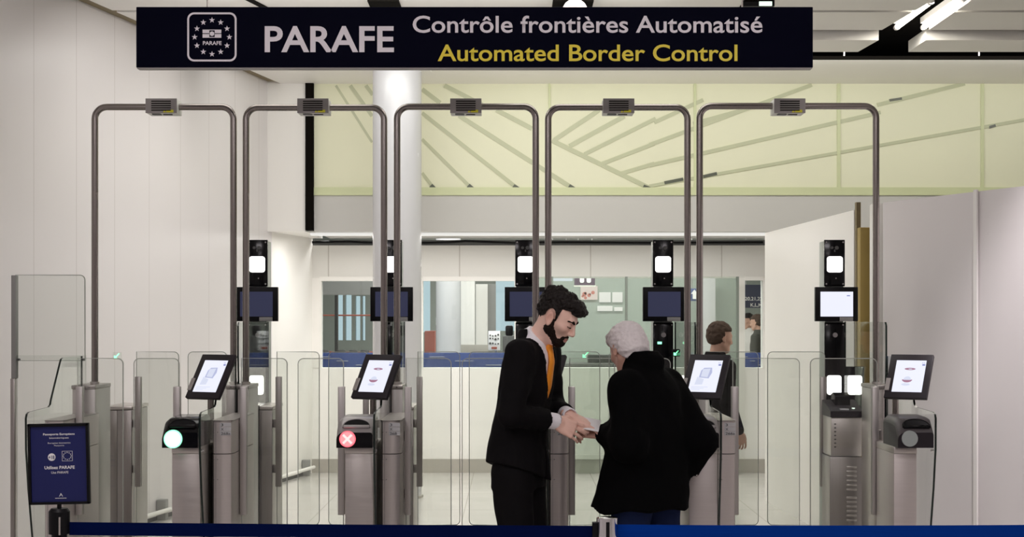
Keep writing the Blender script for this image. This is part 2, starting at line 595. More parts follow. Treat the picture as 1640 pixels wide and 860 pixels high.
def strip_lamp(xa, ya, xb, yb, Ya, Yb, label):
    a, b = P(xa, ya, Ya), P(xb, yb, Yb)
    a.z = b.z = ZC + 0.02
    t = thing('strip_lamp', (a.x, a.y, a.z), label, 'lamp', 'fluorescent strip lamps in the ceiling gap')
    d = (b - a)
    n = Vector((-d.y, d.x, 0)).normalized()
    m = MB()
    for s in (-1, 1):
        pass
    m.prism([(a + n * 0.03)[:2], (b + n * 0.03)[:2], (b - n * 0.03)[:2], (a - n * 0.03)[:2]], 'z', a.z + 0.025, a.z + 0.07)
    m.build('housing', MT['white'], t)
    MB().tube([a, b], 0.02, 12).build('tube', MT['tubelamp'], t)
    for q, s in ((a, 1), (b, -1)):
        e = d.normalized()
        m = MB()
        m.tube([q - e * 0.03 * s, q + e * 0.01 * s], 0.023, 10)
        m.box(q.x - 0.012, q.x + 0.012, q.y - 0.012, q.y + 0.012, q.z, q.z + 0.05)
        m.build('lamp_holder', MT['white'], t)


strip_lamp(1437, 46, 1490, 8, 12.1, 11.15, 'bright strip lamp on the sign side of the ceiling gap')
strip_lamp(1480, 47, 1543, 3, 12.1, 11.05, 'bright strip lamp on the outer side of the ceiling gap')

# pipe and exit sign above the sign board
mb = MB().tube([Vector((0.44, 10.9, 3.745)), Vector((0.44, 11.5, 3.745))], 0.088, 18)
tag(mb.build('duct_pipe', MT['tube']), 'grey metal duct above the sign board', 'duct')
p = P(1215, 4, 11.0)
t = thing('exit_sign', (p.x, 11.0, p.z), 'green lit sign peeking above the sign board', 'sign')
MB().box(p.x - 0.11, p.x + 0.11, 10.98, 11.03, p.z - 0.03, p.z + 0.16, 0.004).build('housing', MT['black'], t)
MB().box(p.x - 0.0, p.x + 0.09, 10.972, 10.979, p.z - 0.028, p.z + 0.15).build('lit_face', MT['led_gc'], t)

# dark slots in the ceiling seen just above the sign
for k, (xa, xb) in enumerate(((590, 640), (885, 950), (1190, 1236))):
    a, b = P(xa, 5, 11.05), P(xb, 5, 11.05)
    mb = MB().box(a.x, b.x, 10.97, 11.34, ZC - 0.012, ZC + 0.0)
    struct('trim_%d' % (4 + k), mb, MT['dark'], 'dark opening in the ceiling above the sign board', 'trim')
a0, a1 = P(396, 0, 10.98), P(420, 14, 11.25)
dv = a1 - a0
mb = MB().prism([(a0.x - dv.x, a0.y - dv.y), (a0.x - dv.x + 0.05, a0.y - dv.y), (a1.x + 0.05, a1.y), (a1.x, a1.y)], 'z', ZC - 0.008, ZC)
struct('trim_7', mb, MT['dark'], 'dark diagonal slot in the ceiling', 'trim')

# round column ---------------------------------------------------------
t = thing('round_column', (-1.03, 14.0, 0), 'tall white round column behind the second and third gates', 'column')
t['kind'] = 'structure'
MB().tube([(-1.03, 14, 0), (-1.03, 14, ZC)], 0.219, 40).build('shaft', MT['column'], t)
MB().tube([(-1.03, 14, ZC - 0.03), (-1.03, 14, ZC)], 0.31, 40).build('collar', MT['ceil'], t)
MB().tube([(-1.03, 14, 0), (-1.03, 14, 0.02)], 0.235, 40).build('base_ring', MT['base'], t)

# green frosted glass wall above the fascia ------------------------------
YG = 14.9
gw = thing('wall_green_glass', (2, YG, 2.78), 'pale green frosted glass wall with radiating bars', 'wall')
gw['kind'] = 'structure'
x0 = P(503, 0, YG).x
MB().box(x0, 8.2, YG, YG + 0.06, 2.775, ZC + 0.1).build('glass_panel', MT['green_glass'], gw)
mb = MB()
for px, w in ((880, 3), (1113, 4), (1343, 5), (1573, 5)):
    p = P(px, 0, YG)
    mb.box(p.x - w * 0.003, p.x + w * 0.003, YG - 0.012, YG, 2.78, ZC)
mb.box(x0, 8.2, YG - 0.02, YG, 2.775, 2.85)
mb.build('glazing_bar', mat('green_glazing_bar', (0.62, 0.66, 0.40), 0.4), gw)
mb = MB()


NBAR = [0]


def bar(xa, ya, xb, yb, w=7):
    NBAR[0] += 1
    a, b = P(xa, ya, YG), P(xb, yb, YG)
    d = (b - a).normalized()
    n = Vector((-d.z, 0, d.x)) * (w * YG / F / 2)
    mb.prism([((a + n).x, (a + n).z), ((b + n).x, (b + n).z), ((b - n).x, (b - n).z), ((a - n).x, (a - n).z)], 'y', YG - 0.004 - 0.0003 * NBAR[0], YG + 0.001)


for q in ((538, 137, 596, 228, 4), (561, 137, 596, 186, 6), (586, 137, 597, 152, 6), (676, 143, 705, 165, 7), (712, 137, 780, 172, 7), (676, 181, 832, 304, 6), (676, 223, 758, 304, 5), (676, 277, 697, 304, 5),
          (735, 185, 921, 304, 7), (795, 176, 852, 206, 7), (884, 225, 1046, 304, 7), (888, 224, 960, 176, 7), (912, 234, 1000, 186, 7), (936, 247, 1050, 190, 6), (962, 263, 1048, 230, 6), (994, 278, 1048, 262, 6),
          (1048, 196, 1126, 160, 6), (1040, 232, 1300, 136, 6), (1040, 265, 1410, 180, 6), (1040, 298, 1640, 192, 5), (1110, 198, 1205, 172, 6), (1405, 168, 1545, 134, 6)):
    bar(*q)
mb.build('radiating_inlay', MT['green_bar'], gw)
mb = MB()
for q in ((690, 297, 697, 304, 7), (750, 297, 758, 304, 7), (822, 298, 832, 304, 7), (911, 298, 921, 304, 7), (1030, 299, 1046, 305, 7), (1064, 293, 1094, 287, 5), (1126, 283, 1148, 278, 5), (1424, 161, 1444, 158, 4), (1584, 204, 1594, 201, 4)):
    bar(*q)
mb.build('dark_notch', MT['green_dk'], gw)
mb = MB().box(P(490, 0, YG).x, P(503, 0, YG).x, YG - 0.05, YG + 0.1, 2.44, ZC)
struct('trim_8', mb, MT['dark'], 'tall black strip at the end of the left wall', 'trim')
mb = MB().box(P(503, 0, YG).x, 8.2, YG, 16.2, 2.43, 2.775)
struct('beam', mb, MT['beam'], 'wide grey-white fascia below the green glass', 'beam')
mb = MB().box(-1.95, 2.5, 15.08, 15.22, 2.405, 2.428)
t = thing('soffit_lamp', (0, 15.15, 2.40), 'long white strip light under the fascia', 'lamp')
mb.build('housing', MT['softlamp'], t)
mb = MB().tube([P(500, 388, 16.1), P(560, 387, 16.1), P(600, 389, 16.1), P(680, 389, 16.1), P(720, 388, 16.1), P(745, 386, 16.1), P(820, 389, 16.1), P(900, 388, 16.1), P(1050, 389, 16.1), P(1222, 388, 16.1)], 0.013, 8)
tag(mb.build('cable_run', MT['black']), 'loose black cable in the slot below the fascia', 'cable')

struct('wall_left_return', MB().box(xl(14.9) - 0.05, P(490, 0, YG).x, YG - 0.02, 16.2, 2.43, 4.1), MT['wall_b'], 'white wall return beside the tall black strip', 'wall')
# back wall with windows ---------------------------------------------------
YB = 16.2


def bx(x0, x1, y0, y1, d0=0.0, d1=0.15, b=0.0):
    a, q = P(x0, y1, YB), P(x1, y0, YB)
    return (a.x, q.x, YB + d0, YB + d1, a.z, q.z, b)


mb = MB().box(*bx(492, 1260, 393, 445))
struct('wall_back_upper', mb, MT['wall_b2'], 'cream panels above the back wall windows', 'wall')
mb = MB().box(*bx(492, 1260, 384, 393, 0.05, 0.15))
struct('trim_9', mb, MT['greyd'], 'dark slot above the cream back panels', 'trim')
mb = MB().box(*bx(492, 1260, 589, 757, 0.0, 0.15))
struct('wall_back', mb, mat('white_low_panel', (0.94, 0.92, 0.89), 0.4, var=0.02, scale=1.5), 'low cream wall below the back windows', 'wall')
mb = MB().box(*bx(492, 1260, 735, 757.5, -0.02, 0.0))
struct('baseboard_back', mb, MT['base'], 'grey-beige skirting on the back wall', 'baseboard')
mb = MB()
for q in ((492, 512, 445, 589), (650, 677, 445, 589), (824, 831, 445, 589), (1183, 1193, 445, 735), (1222, 1262, 445, 589)):
    mb.box(*bx(*q, -0.01, 0.15))
struct('wall_back_pier', mb, MT['wall_b'], 'cream window piers of the back wall', 'wall')
mb = MB()
for q in ((512, 650, 443, 450), (677, 824, 443, 450), (1193, 1222, 443, 449)):
    mb.box(*bx(*q, -0.02, 0.10))
mb.box(*bx(512, 515, 445, 589, -0.01, 0.1))
struct('window_frame', mb, MT['wall_b'], 'cream frames of the back windows', 'frame')
for i, (q, lab) in enumerate((((512, 650, 445, 589), 'window beside the far end of the left wall'), ((677, 824, 445, 589), 'window between column and camera posts'), ((1193, 1222, 445, 589), 'narrow window beside the right partition'))):
    mb = MB().box(*bx(*q, 0.06, 0.07))
    o = struct('window_%d' % (i + 1), mb, MT['glass_w'], lab, 'window')
# sliding glass door in the middle
t = thing('door_1', (1.3, YB - 0.2, 0), 'green tinted sliding glass door in the back wall', 'door')
t['kind'] = 'structure'
a, q = P(831, 757, 16.0), P(1180, 443, 16.0)
MB().box(a.x, q.x, 15.99, 16.0, 0.01, q.z).build('pane', MT['glass_g'], t)
mb = MB()
for px in (884, 1003, 1181):
    p = P(px, 0, 16.0)
    mb.box(p.x - 0.012, p.x + 0.012, 15.97, 16.02, 0.0, q.z)
mb.build('door_frame', mat('green_grey_aluminium', (0.22, 0.25, 0.22), 0.4, 0.5), t)
struct('trim_10', MB().box(*bx(872, 1183, 728, 735, -0.04, 0.02)), MT['wall_b'], 'cream ledge at the foot of the glass door', 'trim')

# bumper rail along left wall
t = thing('bumper_rail', (xl(12), 12, 0), 'low cream bumper rail on grey brackets along the left wall', 'rail')
pts = []
for px, py in ((150, 847), (219, 833), (283, 814), (400, 779), (460, 763), (503, 748)):
    Y = 1.52 * F / (py - HZ)
    pts.append((xl(Y) + 0.09, Y, 0.08 + 0.0))
MB().tube(pts, 0.018, 12).build('rail', MT['wall_b'], t)
for px in (253, 485):
    by = 757 + 0.304 * (500 - px)
    Y = 1.6 * F / (by - HZ)
    MB().box(xl(Y) - 0.005, xl(Y) + 0.07, Y - 0.05, Y + 0.05, 0, 0.16, 0.004).build('bracket', MT['grey'], t)
mb = MB().prism([(xl(9), 9), (xl(16.1), 16.1), (xl(16.1) + 0.012, 16.1), (xl(9) + 0.012, 9)], 'z', 0, 0.03)
struct('baseboard_left', mb, MT['greyd'], 'thin dark base line of the left wall', 'baseboard')

# ------------------------------------------------------------------ hall beyond the windows
mb = MB()
YF = 31.0
fx = lambda x: (x - 820) * YF / F
fz = lambda y: CZ - (y - HZ) * YF / F
wins = []
for (xa, xb, ya, yb) in ((536, 549, 472, 545), (553, 563, 472, 545), (569, 577, 474, 545), (580, 585, 474, 545), (676, 689, 440, 478), (677, 686, 482, 532), (794, 832, 448, 530), (1110, 1118, 440, 520), (1142, 1153, 440, 520)):
    wins.append((fx(xa), fx(xb), fz(yb), fz(ya)))
wins.sort()
xs = [-9.0]
for (a, b, c0, d0) in wins:
    pass
zt = 3.5
cur = -9.0
cols = {}
for w in wins:
    cols.setdefault((round(w[0], 3), round(w[1], 3)), []).append(w)
merged = []
for w in wins:
    if merged and w[0] < merged[-1][1] - 1e-6:
        merged[-1] = (min(merged[-1][0], w[0]), max(merged[-1][1], w[1]), min(merged[-1][2], w[2]), max(merged[-1][3], w[3]))
    else:
        merged.append(w)
for w in merged:
    mb.box(cur, w[0], YF, YF + 0.2, 0, zt)
    mb.box(w[0], w[1], YF, YF + 0.2, 0, w[2])
    mb.box(w[0], w[1], YF, YF + 0.2, min(w[3], zt - 0.001), zt)
    cur = w[1]
mb.box(cur, 12, YF, YF + 0.2, 0, zt)
struct('wall_far', mb, MT['facade'], 'grey-green far facade with tall daylight windows', 'wall')
for i, w in enumerate(merged):
    struct('window_%d' % (i + 4), MB().box(w[0], w[1], YF + 0.09, YF + 0.1, w[2], min(w[3], zt)), MT['glass_w'], 'tall daylight window in the far facade', 'window')
mb = MB().box(-9, -8.8, 16.4, 31, 0, 3.5)
struct('wall_hall_left', mb, MT['facade'], 'side wall of the hall beyond', 'wall')
mb = MB().box(8.4, 8.6, 16.4, 31, 0, 3.5)
struct('wall_hall_right', mb, MT['wall_b'], 'right side wall of the hall beyond', 'wall')


def far_box(name, x0, x1, y0, y1, Y, th, m, label, cat, to_floor=False, kind=None):
    a, b = P(x0, y1, Y), P(x1, y0, Y)
    mb = MB().box(a.x, b.x, Y, Y + th, 0 if to_floor else a.z, b.z, 0.004)
    o = mb.build(name, m, origin=((a.x + b.x) / 2, Y, 0 if to_floor else a.z))
    return tag(o, label, cat, kind=kind)


def rod(parent, px, py, Y):
    c = P(px, py, Y)
    MB().tube([(c.x, Y, c.z - 0.005), (c.x, Y, 3.5)], 0.008, 8).build('hanging_rod', MT['grey'], parent)


# blue board screens behind the windows
for k, (xa, xb, lab) in enumerate(((506, 600, 'low blue queue screen behind the first window'), (676, 826, 'low blue queue screen behind the window beside the column'), (1188, 1226, 'low blue queue screen behind the narrow window'))):
    far_box('queue_screen', xa, xb, 565, 600, 17.2, 0.05, MT['blueboard'], lab, 'screen', True)
mb = MB().tube([P(718, 572, 18.2).xyz * Vector((1, 1, 0)).length if False else Vector((P(718, 0, 18.2).x, 18.2, 0)), Vector((P(718, 0, 18.2).x, 18.2, 3.5))], 0.145, 32)
o = struct('column_hall', mb, MT['column'], 'white round column seen through the window', 'column')
far_box('wall_hall_cream', 738, 760, 440, 556, 19.0, 0.3, MT['wall_b'], 'cream wall piece behind the hall column', 'wall', True, 'structure')
far_box('wall_hall_niche', 762, 781, 455, 560, 19.6, 0.3, MT['wall_b'], 'cream door leaf behind the hall column', 'wall', True, 'structure')
far_box('wall_hall_post', 781, 794, 455, 560, 19.7, 0.2, MT['grey'], 'grey mullion behind the hall column', 'wall', True, 'structure')
far_box('baseboard_hall', 736, 782, 552, 566, 18.95, 0.04, MT['base'], 'grey skirting in the hall beyond', 'baseboard', False, 'structure')
far_box('wall_hall_header', 506, 640, 440, 472, 24.0, 0.3, MT['grey'], 'grey bulkhead above the far windows', 'wall', False, 'structure')
far_box('wall_hall_mullion', 536, 541, 472, 600, 26, 0.1, MT['greyd'], 'dark mullion before the far windows', 'wall', True, 'structure')
for k, x in enumerate((520, 547, 566, 584)):
    t = thing('waiting_chair', (P(x, 0, 22).x, 22, 0), ('dark waiting seat in the hall, %s in the row behind the first window' % ('first', 'second', 'third', 'last')[k]), 'chair', 'waiting seats beyond the first window')
    x0 = P(x, 0, 22).x
    MB().box(x0 - 0.06, x0 + 0.06, 22.0, 22.05, 0.75, 1.16, 0.02).build('backrest', MT['greyd'], t)
    MB().box(x0 - 0.065, x0 + 0.065, 22.05, 22.45, 0.7, 0.78, 0.02).build('seat', MT['greyd'], t)
    MB().box(x0 - 0.03, x0 + 0.03, 22.1, 22.4, 0, 0.7).build('leg', MT['grey'], t)
far_box('luggage_counter', 680, 696, 530, 600, 20, 0.4, MT['red'], 'red-brown desk seen beside the hall column', 'desk', True)
for k, (py, lab) in enumerate(((505, 'upper thin red rail across the far facade'), (564, 'lower thin red rail across the far facade'))):
    a, c = P(506, py, 28), P(640, py, 28)
    struct('trim_%d' % (13 + k), MB().tube([(a.x, 28, a.z), (c.x, 28, c.z)], 0.014, 8), MT['red'], lab, 'trim')
for o_ in [o for o in bpy.data.objects if o.name.startswith('queue_screen')]:
    x_0, x_1 = min(v.co.x for v in o_.data.vertices) + o_.location.x, max(v.co.x for v in o_.data.vertices) + o_.location.x
    mb = MB()
    for q, (fr, w_) in enumerate(((0.08, 0.16), (0.35, 0.2), (0.68, 0.18))):
        zz = 1.18 - 0.045 * q
        mb.box(x_0 + fr * (x_1 - x_0), x_0 + (fr + w_) * (x_1 - x_0), 17.192, 17.2, zz - 0.006, zz)
    mb.build('printed_line', MT['label'], o_)
# notice stand in the window
p = P(795, 545, 17.6)
t = thing('notice_stand', (p.x, 17.6, 0), 'white notice board with dark spots on a chrome post', 'sign')
MB().box(P(782, 0, 17.6).x, P(801, 0, 17.6).x, 17.6, 17.62, P(0, 561, 17.6).z, P(0, 530, 17.6).z, 0.003).build('board', MT['white'], t)
mb = MB()
random.seed(7)
for k in range(12):
    mb.prism(disc(P(785 + 4.3 * (k % 4), 0, 17.6).x, P(0, 536 + 6 * (k // 4) + random.random() * 3, 17.6).z, 0.008 + 0.006 * random.random(), 10), 'y', 17.594, 17.6)
mb.build('printed_spots', MT['greyd'], t)
MB().prism(rrect(P(787, 0, 17.6).x, P(796, 0, 17.6).x, P(0, 559, 17.6).z, P(0, 555.5, 17.6).z, 0.01), 'y', 17.592, 17.6).build('red_print', MT['red'], t)
MB().tube([(p.x, 17.63, 0), (p.x, 17.63, 1.3)], 0.02, 12).build('post', MT['chrome'], t)
MB().tube([(p.x, 17.63, 0), (p.x, 17.63, 0.02)], 0.16, 20).build('base', MT['chrome'], t)
# small scanner device next to it
p = P(815, 545, 18.0)
t = thing('desk_scanner', (p.x, 18, 0), 'dark scanner device on a stand behind the notice board', 'device')
MB().box(p.x - 0.07, p.x + 0.07, 18, 18.2, 0.9, 1.40, 0.015).build('body', MT['greyd'], t)
MB().box(p.x - 0.04, p.x + 0.05, 18.02, 18.16, 1.40, 1.52, 0.02).build('head', MT['black'], t)
MB().box(p.x - 0.09, p.x + 0.09, 17.98, 18.22, 0, 0.9, 0.01).build('stand', MT['grey'], t)
# counter behind the glass door
t = thing('service_counter', (P(960, 0, 17.4).x, 17.4, 0), 'dark topped service counter behind the green glass door', 'counter')
a, b = P(866, 0, 17.4), P(1040, 0, 17.4)
MB().box(a.x, b.x, 17.4, 17.9, 0, P(0, 588, 17.4).z).build('front_panel', MT['wall_b'], t)
MB().box(a.x - 0.02, b.x + 0.02, 17.36, 17.95, P(0, 588, 17.4).z, P(0, 582, 17.4).z, 0.005).build('worktop', MT['greyd'], t)
a, b = P(942, 580, 17.6), P(1000, 570, 17.6)
tag(MB().box(a.x, b.x, 17.6, 17.8, P(0, 582, 17.4).z, b.z + 0.01, 0.01).build('counter_terminal', MT['black'], origin=(a.x, 17.6, a.z)), 'low black terminal lying on the service counter', 'device')
far_box('wall_hall_screen', 860, 1186, 443, 600, 19.2, 0.05, mat('grey_green_screen', (0.36, 0.41, 0.37), 0.35), 'grey-green glass screen behind the counter', 'wall', True, 'structure')
dp = far_box('display_panel', 875, 917, 440, 450, 18.6, 0.04, MT['bright'], 'wide bright display hung behind the glass door', 'display')
rod(dp, 885, 440, 18.62)
rod(dp, 907, 440, 18.62)
t = thing('pictogram_sign', (P(936, 0, 18.2).x, 18.2, P(0, 458, 18.2).z), 'purple hanging sign with white pictograms', 'sign')
t_pic = t
MB().box(P(920, 0, 18.2).x, P(953, 0, 18.2).x, 18.2, 18.25, P(0, 457, 18.2).z, P(0, 436, 18.2).z, 0.003).build('board', mat('purple_board', (0.10, 0.06, 0.10), 0.5), t)
mb = MB()
for cx in (932, 943):
    mb.prism(rrect(P(cx - 3.5, 0, 18.2).x, P(cx + 3.5, 0, 18.2).x, P(0, 453, 18.2).z, P(0, 438, 18.2).z, 0.02), 'y', 18.192, 18.2)
mb.build('pictogram', MT['white'], t)
MB().box(P(919, 0, 18.2).x, P(954, 0, 18.2).x, 18.19, 18.25, P(0, 459, 18.2).z, P(0, 457, 18.2).z).build('lower_edge', MT['boxlite'], t)
pk = glow('warm_lit_poster', (1.0, 0.82, 0.76), 0.9)
wl = glow('white_lit_panel', (1.0, 0.96, 0.92), 1.0)
for (x0, x1, y0, y1, m, lab) in ((930, 957, 458, 480, pk, 'pink and white lit advertising panel below the pictogram sign'), (960, 978, 468, 484, wl, 'square white lit panel next to the pink advertising panel'), (981, 997, 468, 484, wl, 'square white lit panel farthest from the pink advertising panel'),
                                 (957, 981, 490, 498, wl, 'wide low lit panel under the white squares'), (984, 997, 492, 498, wl, 'small low lit panel under the white squares')):
    far_box('lit_panel', x0, x1, y0, y1, 19.155, 0.045, m, lab, 'display')
random.seed(3)
mb = MB()
for k in range(7):
    c = P(933 + random.random() * 20, 461 + random.random() * 16, 19.15)
    mb.prism(disc(c.x, c.z, 0.01 + 0.02 * random.random(), 9), 'y', 19.15, 19.156)
par = [o for o in bpy.data.objects if o.name == 'lit_panel'][0]
mb.build('red_picture', mat('advert_red', (0.6, 0.2, 0.16), 0.5), par)
ip = far_box('info_panel', 1103, 1117, 462, 482, 18.4, 0.03, MT['blueboard'], 'small blue sign with white arrow behind the portal legs', 'sign')
rod(ip, 1108, 462, 18.415)
c = P(1112, 472, 18.4)
(MB().prism([(c.x - 0.02, c.z - 0.05), (c.x + 0.02, c.z - 0.05), (c.x + 0.02, c.z + 0.01), (c.x + 0.04, c.z + 0.01), (c.x, c.z + 0.06), (c.x - 0.04, c.z + 0.01), (c.x - 0.02, c.z + 0.01)], 'y', 18.385, 18.4).build('white_arrow', MT['white'], ip))
far_box('wall_hall_pillar', 1124, 1146, 440, 600, 18.8, 0.2, MT['column'], 'pale pillar behind the glass door', 'wall', True, 'structure')

rod(t_pic, 926, 436, 18.225)
rod(t_pic, 948, 436, 18.225)
# departures board seen through the narrow window
t = thing('direction_board', (P(1207, 0, 21).x, 21, P(0, 493, 21).z), 'dark navy hanging board with desk letters in the narrow window', 'sign')
MB().box(P(1180, 0, 21).x, P(1240, 0, 21).x, 21, 21.08, P(0, 493, 21).z, P(0, 456, 21).z).build('board', mat('slate_navy_board', (0.035, 0.04, 0.075), 0.5), t)
mb = MB()
text_into(mb, '20,21,22', P(1193, 0, 21).x, P(1221, 0, 21).x, P(0, 481, 21).z, 0.045, 21, 0.01, 0.004)
text_into(mb, 'K,L,M', P(1202, 0, 21).x, P(1220, 0, 21).x, P(0, 491, 21).z, 0.045, 21, 0.01, 0.004)
mb.build('lettering', MT['wall_b'], t)
rod(t, 1195, 456, 21.04)
rod(t, 1225, 456, 21.04)

# ------------------------------------------------------------------ the big sign
YS = 8.0
t = thing('overhead_sign', (P(760, 0, YS).x, YS, P(0, 108, YS).z), 'long dark navy hanging sign board reading Automated Border Control', 'sign')


def SX(x):
    return P(x, 0, YS).x


def SZ(y):
    return P(0, y, YS).z


MB().box(SX(218), SX(1302), YS, YS + 0.07, SZ(108), SZ(11), 0.003).build('board', MT['navy'], t)
MB().box(SX(219), SX(1301), YS + 0.004, YS + 0.066, SZ(109.5), SZ(108)).build('lower_trim', MT['boxgrey'], t)
mb = MB()
text_into(mb, 'PARAFE', SX(424), SX(631), SZ(82.5), SZ(42) - SZ(82.5), YS, 0.020)
mb.build('lettering', MT['signtxt'], t, 0)
mb = MB()
text_into(mb, 'Contrôle frontières Automatisé', SX(661), SX(1221), SZ(52), SZ(25.5) - SZ(52), YS, 0.013)
mb.build('lettering', MT['signtxt'], t, 0)
mb = MB()
text_into(mb, 'Automated Border Control', SX(701), SX(1181), SZ(97.5), SZ(71.5) - SZ(97.5), YS, 0.013)
mb.build('lettering', MT['signyel'], t, 0)
mb = MB()
o_, i_ = rrect(SX(300), SX(379), SZ(98.5), SZ(20), 0.035, 8), rrect(SX(303), SX(376), SZ(95.5), SZ(23), 0.027, 8)
n = len(o_)
for k in range(n):
    j = (k + 1) % n
    mb.quad((o_[k][0], YS - 0.002, o_[k][1]), (o_[j][0], YS - 0.002, o_[j][1]), (i_[j][0], YS - 0.002, i_[j][1]), (i_[k][0], YS - 0.002, i_[k][1]))
for k in range(12):
    a = 2 * math.pi * k / 12
    mb.prism(star(SX(339.6 + 27.8 * math.sin(a)), SZ(59.5 - 27.2 * math.cos(a)), 0.0155), 'y', YS - 0.002, YS)
for (y0, y1) in ((47.5, 53.2), (54.6, 60.5)):
    mb.box(SX(324.5), SX(335.3), YS - 0.002, YS, SZ(y1), SZ(y0))
    mb.box(SX(344), SX(354.5), YS - 0.002, YS, SZ(y1), SZ(y0))
for (y0, y1) in ((47.5, 48.6), (59.4, 60.5)):
    mb.box(SX(335), SX(344.3), YS - 0.002, YS, SZ(y1), SZ(y0))
mb.prism(disc(SX(339.6), SZ(54), 0.0118), 'y', YS - 0.002, YS)
text_into(mb, 'PARAFE', SX(325), SX(355), SZ(72), SZ(66) - SZ(72), YS, 0.02)
mb.build('emblem', MT['signtxt'], t, 0)
for x in (330, 1190):
    MB().tube([(SX(x), YS + 0.035, SZ(11)), (SX(x), YS + 0.035, ZC)], 0.004, 8).build('hanging_cable', MT['steel'], t)

# ------------------------------------------------------------------ gates
B = [-2.335, -1.5, -0.662, 0.172, 1.004, 2.035]      # side panel planes
NTH = ['first', 'second', 'third', 'fourth', 'fifth']
POSN = ['left of the first gate', 'between the first and second gates', 'between the second and third gates', 'between the third and fourth gates', 'between the fourth and fifth gates', 'right of the fifth gate']


def side_panel(i):
    b = B[i]
    t = thing('side_glass', (b, 7.6, 0), 'clear stepped side glass with dark green edge, ' + POSN[i], 'glass panel', 'front side glasses')
    poly = [(8.47, 0.12), (7.75, 0.12), (7.60, 0.53), (7.535, 0.78), (7.50, 0.97), (7.497, 1.12), (7.51, 1.14), (7.54, 1.148), (7.86, 1.154), (7.89, 1.165), (7.905, 1.19), (8.06, 1.37), (8.08, 1.39), (8.11, 1.396), (8.47, 1.396)]
    MB().prism(poly, 'x', b - 0.005, b + 0.005, side=1).build('pane', [MT['glass_s'], MT['edge_d']], t, 0)
    mb = MB()
    for (Y, z) in ((7.56, 0.96), (7.95, 0.6)):
        mb.tube([(b - 0.0062, Y, z), (b + 0.0072, Y, z)], 0.008, 10)
    mb.build('bolt', MT['chrome'], t)
    MB().box(b - 0.0055, b + 0.0055, 7.8, 8.47, 0, 0.125, 0.003).build('floor_clamp', MT['steel'], t)
    if i in (0,):
        return
    b = b + (0.014 if i == 5 else 0)
    t = thing('rear_side_glass', (b, 9.0, 0), 'taller clear rear side glass, ' + POSN[i], 'glass panel', 'rear side glasses')
    poly = [(8.56, 1.24), (8.545, 1.4), (8.545, 1.56), (8.565, 1.58), (9.6, 1.58), (9.6, 1.085), (9.25, 1.085), (9.25, 0.0), (8.83, 0.0), (8.83, 1.24)]
    MB().prism(poly, 'x', b - 0.005, b + 0.005, side=1).build('pane', [MT['glass_s'], MT['edge_d']], t, 0)


def label_text(i):
    return {1: ('3', 'X', '268a'), 2: ('3', 'X', '268'), 3: ('3', 'X', '267a'), 4: ('3', 'X', '266a')}.get(i)


def gate_cabinet(i):
    b = B[i]
    t = thing('gate_cabinet', (b + 0.06, 7.75, 0), 'waist-high brushed steel cabinet, ' + POSN[i], 'cabinet', 'front gate cabinets')
    x0, x1 = b + 0.008, b + 0.111
    prof = [(x0, 7.78), (x0 + 0.012, 7.752), (x0 + 0.045, 7.75), (x1 - 0.03, 7.75), (x1 - 0.008, 7.765), (x1, 7.80), (x1, 8.40), (x0, 8.40)]
    MB().prism(prof, 'z', 0.0, 0.925).build('lower_body', MT['steel_l'], t)
    MB().prism(prof, 'z', 0.929, 1.088).build('upper_body', MT['steel_l'], t)
    MB().prism([(x + (0.002 if k in (3, 4, 5, 6) else -0.0015), y - 0.004) for k, (x, y) in enumerate(prof)], 'z', 1.088, 1.094).build('lid', MT['steel_d'], t)
    mb = MB()
    for z in (1.035, 0.90, 0.80, 0.45):
        for x in (x0 + 0.012, x0 + 0.03):
            mb.ball((x, 7.752, z), (0.0035, 0.003, 0.0035), 8, 6)
    mb.box(x0 + 0.0205, x0 + 0.0225, 7.7485, 7.751, 0.0, 1.086)
    mb.build('rivet', MT['silver'], t)
    tx = label_text(i)
    if tx:
        lb = MB()
        lx0, lx1 = x0 + 0.042, x0 + 0.098
        for k in range(3):
            z1 = 1.082 - 0.0215 * k
            lb.box(lx0, lx1, 7.7475, 7.75, z1 - 0.0195, z1)
        pl = lb.build('number_label', MT['label'], t)
        mb = MB()
        for k, s in enumerate(tx):
            z1 = 1.082 - 0.0215 * k
            w = (0.011, 0.013, 0.042)[k] if len(s) < 4 else 0.046
            w = w if len(s) != 3 else 0.034
            text_into(mb, s, lx0 + 0.006, lx0 + 0.006 + w, z1 - 0.0165, 0.0125, 7.7475, 0.0, 0.001)
        mb.build('lettering', MT['black'], pl, 0)


def portal_pedestal(i):
    b = B[i]
    t = thing('portal_pedestal', (b, 8.65, 0), 'slim tall steel pedestal carrying portal legs, ' + POSN[i], 'pedestal', 'portal pedestals')
    MB().box(b - 0.06, b - 0.006, 8.50, 8.82, 0, 1.215, 0.004).build('side_body', MT['steel'], t)
    MB().box(b + 0.006, b + 0.066, 8.50, 8.82, 0, 1.215, 0.004).build('side_body', MT['post'], t)
    MB().box(b - 0.005, b + 0.005, 8.51, 8.81, 0, 1.21).build('core_strip', MT['black'], t)
    MB().box(b - 0.064, b + 0.068, 8.495, 8.825, 1.215, 1.236, 0.003).build('cap', MT['steel_d'], t)
    mb = MB()
    for x in (b - 0.03, b + 0.035):
        mb.tube([(x, 8.49, 1.226), (x, 8.497, 1.226)], 0.004, 8)
    mb.build('screw', MT['chrome'], t)


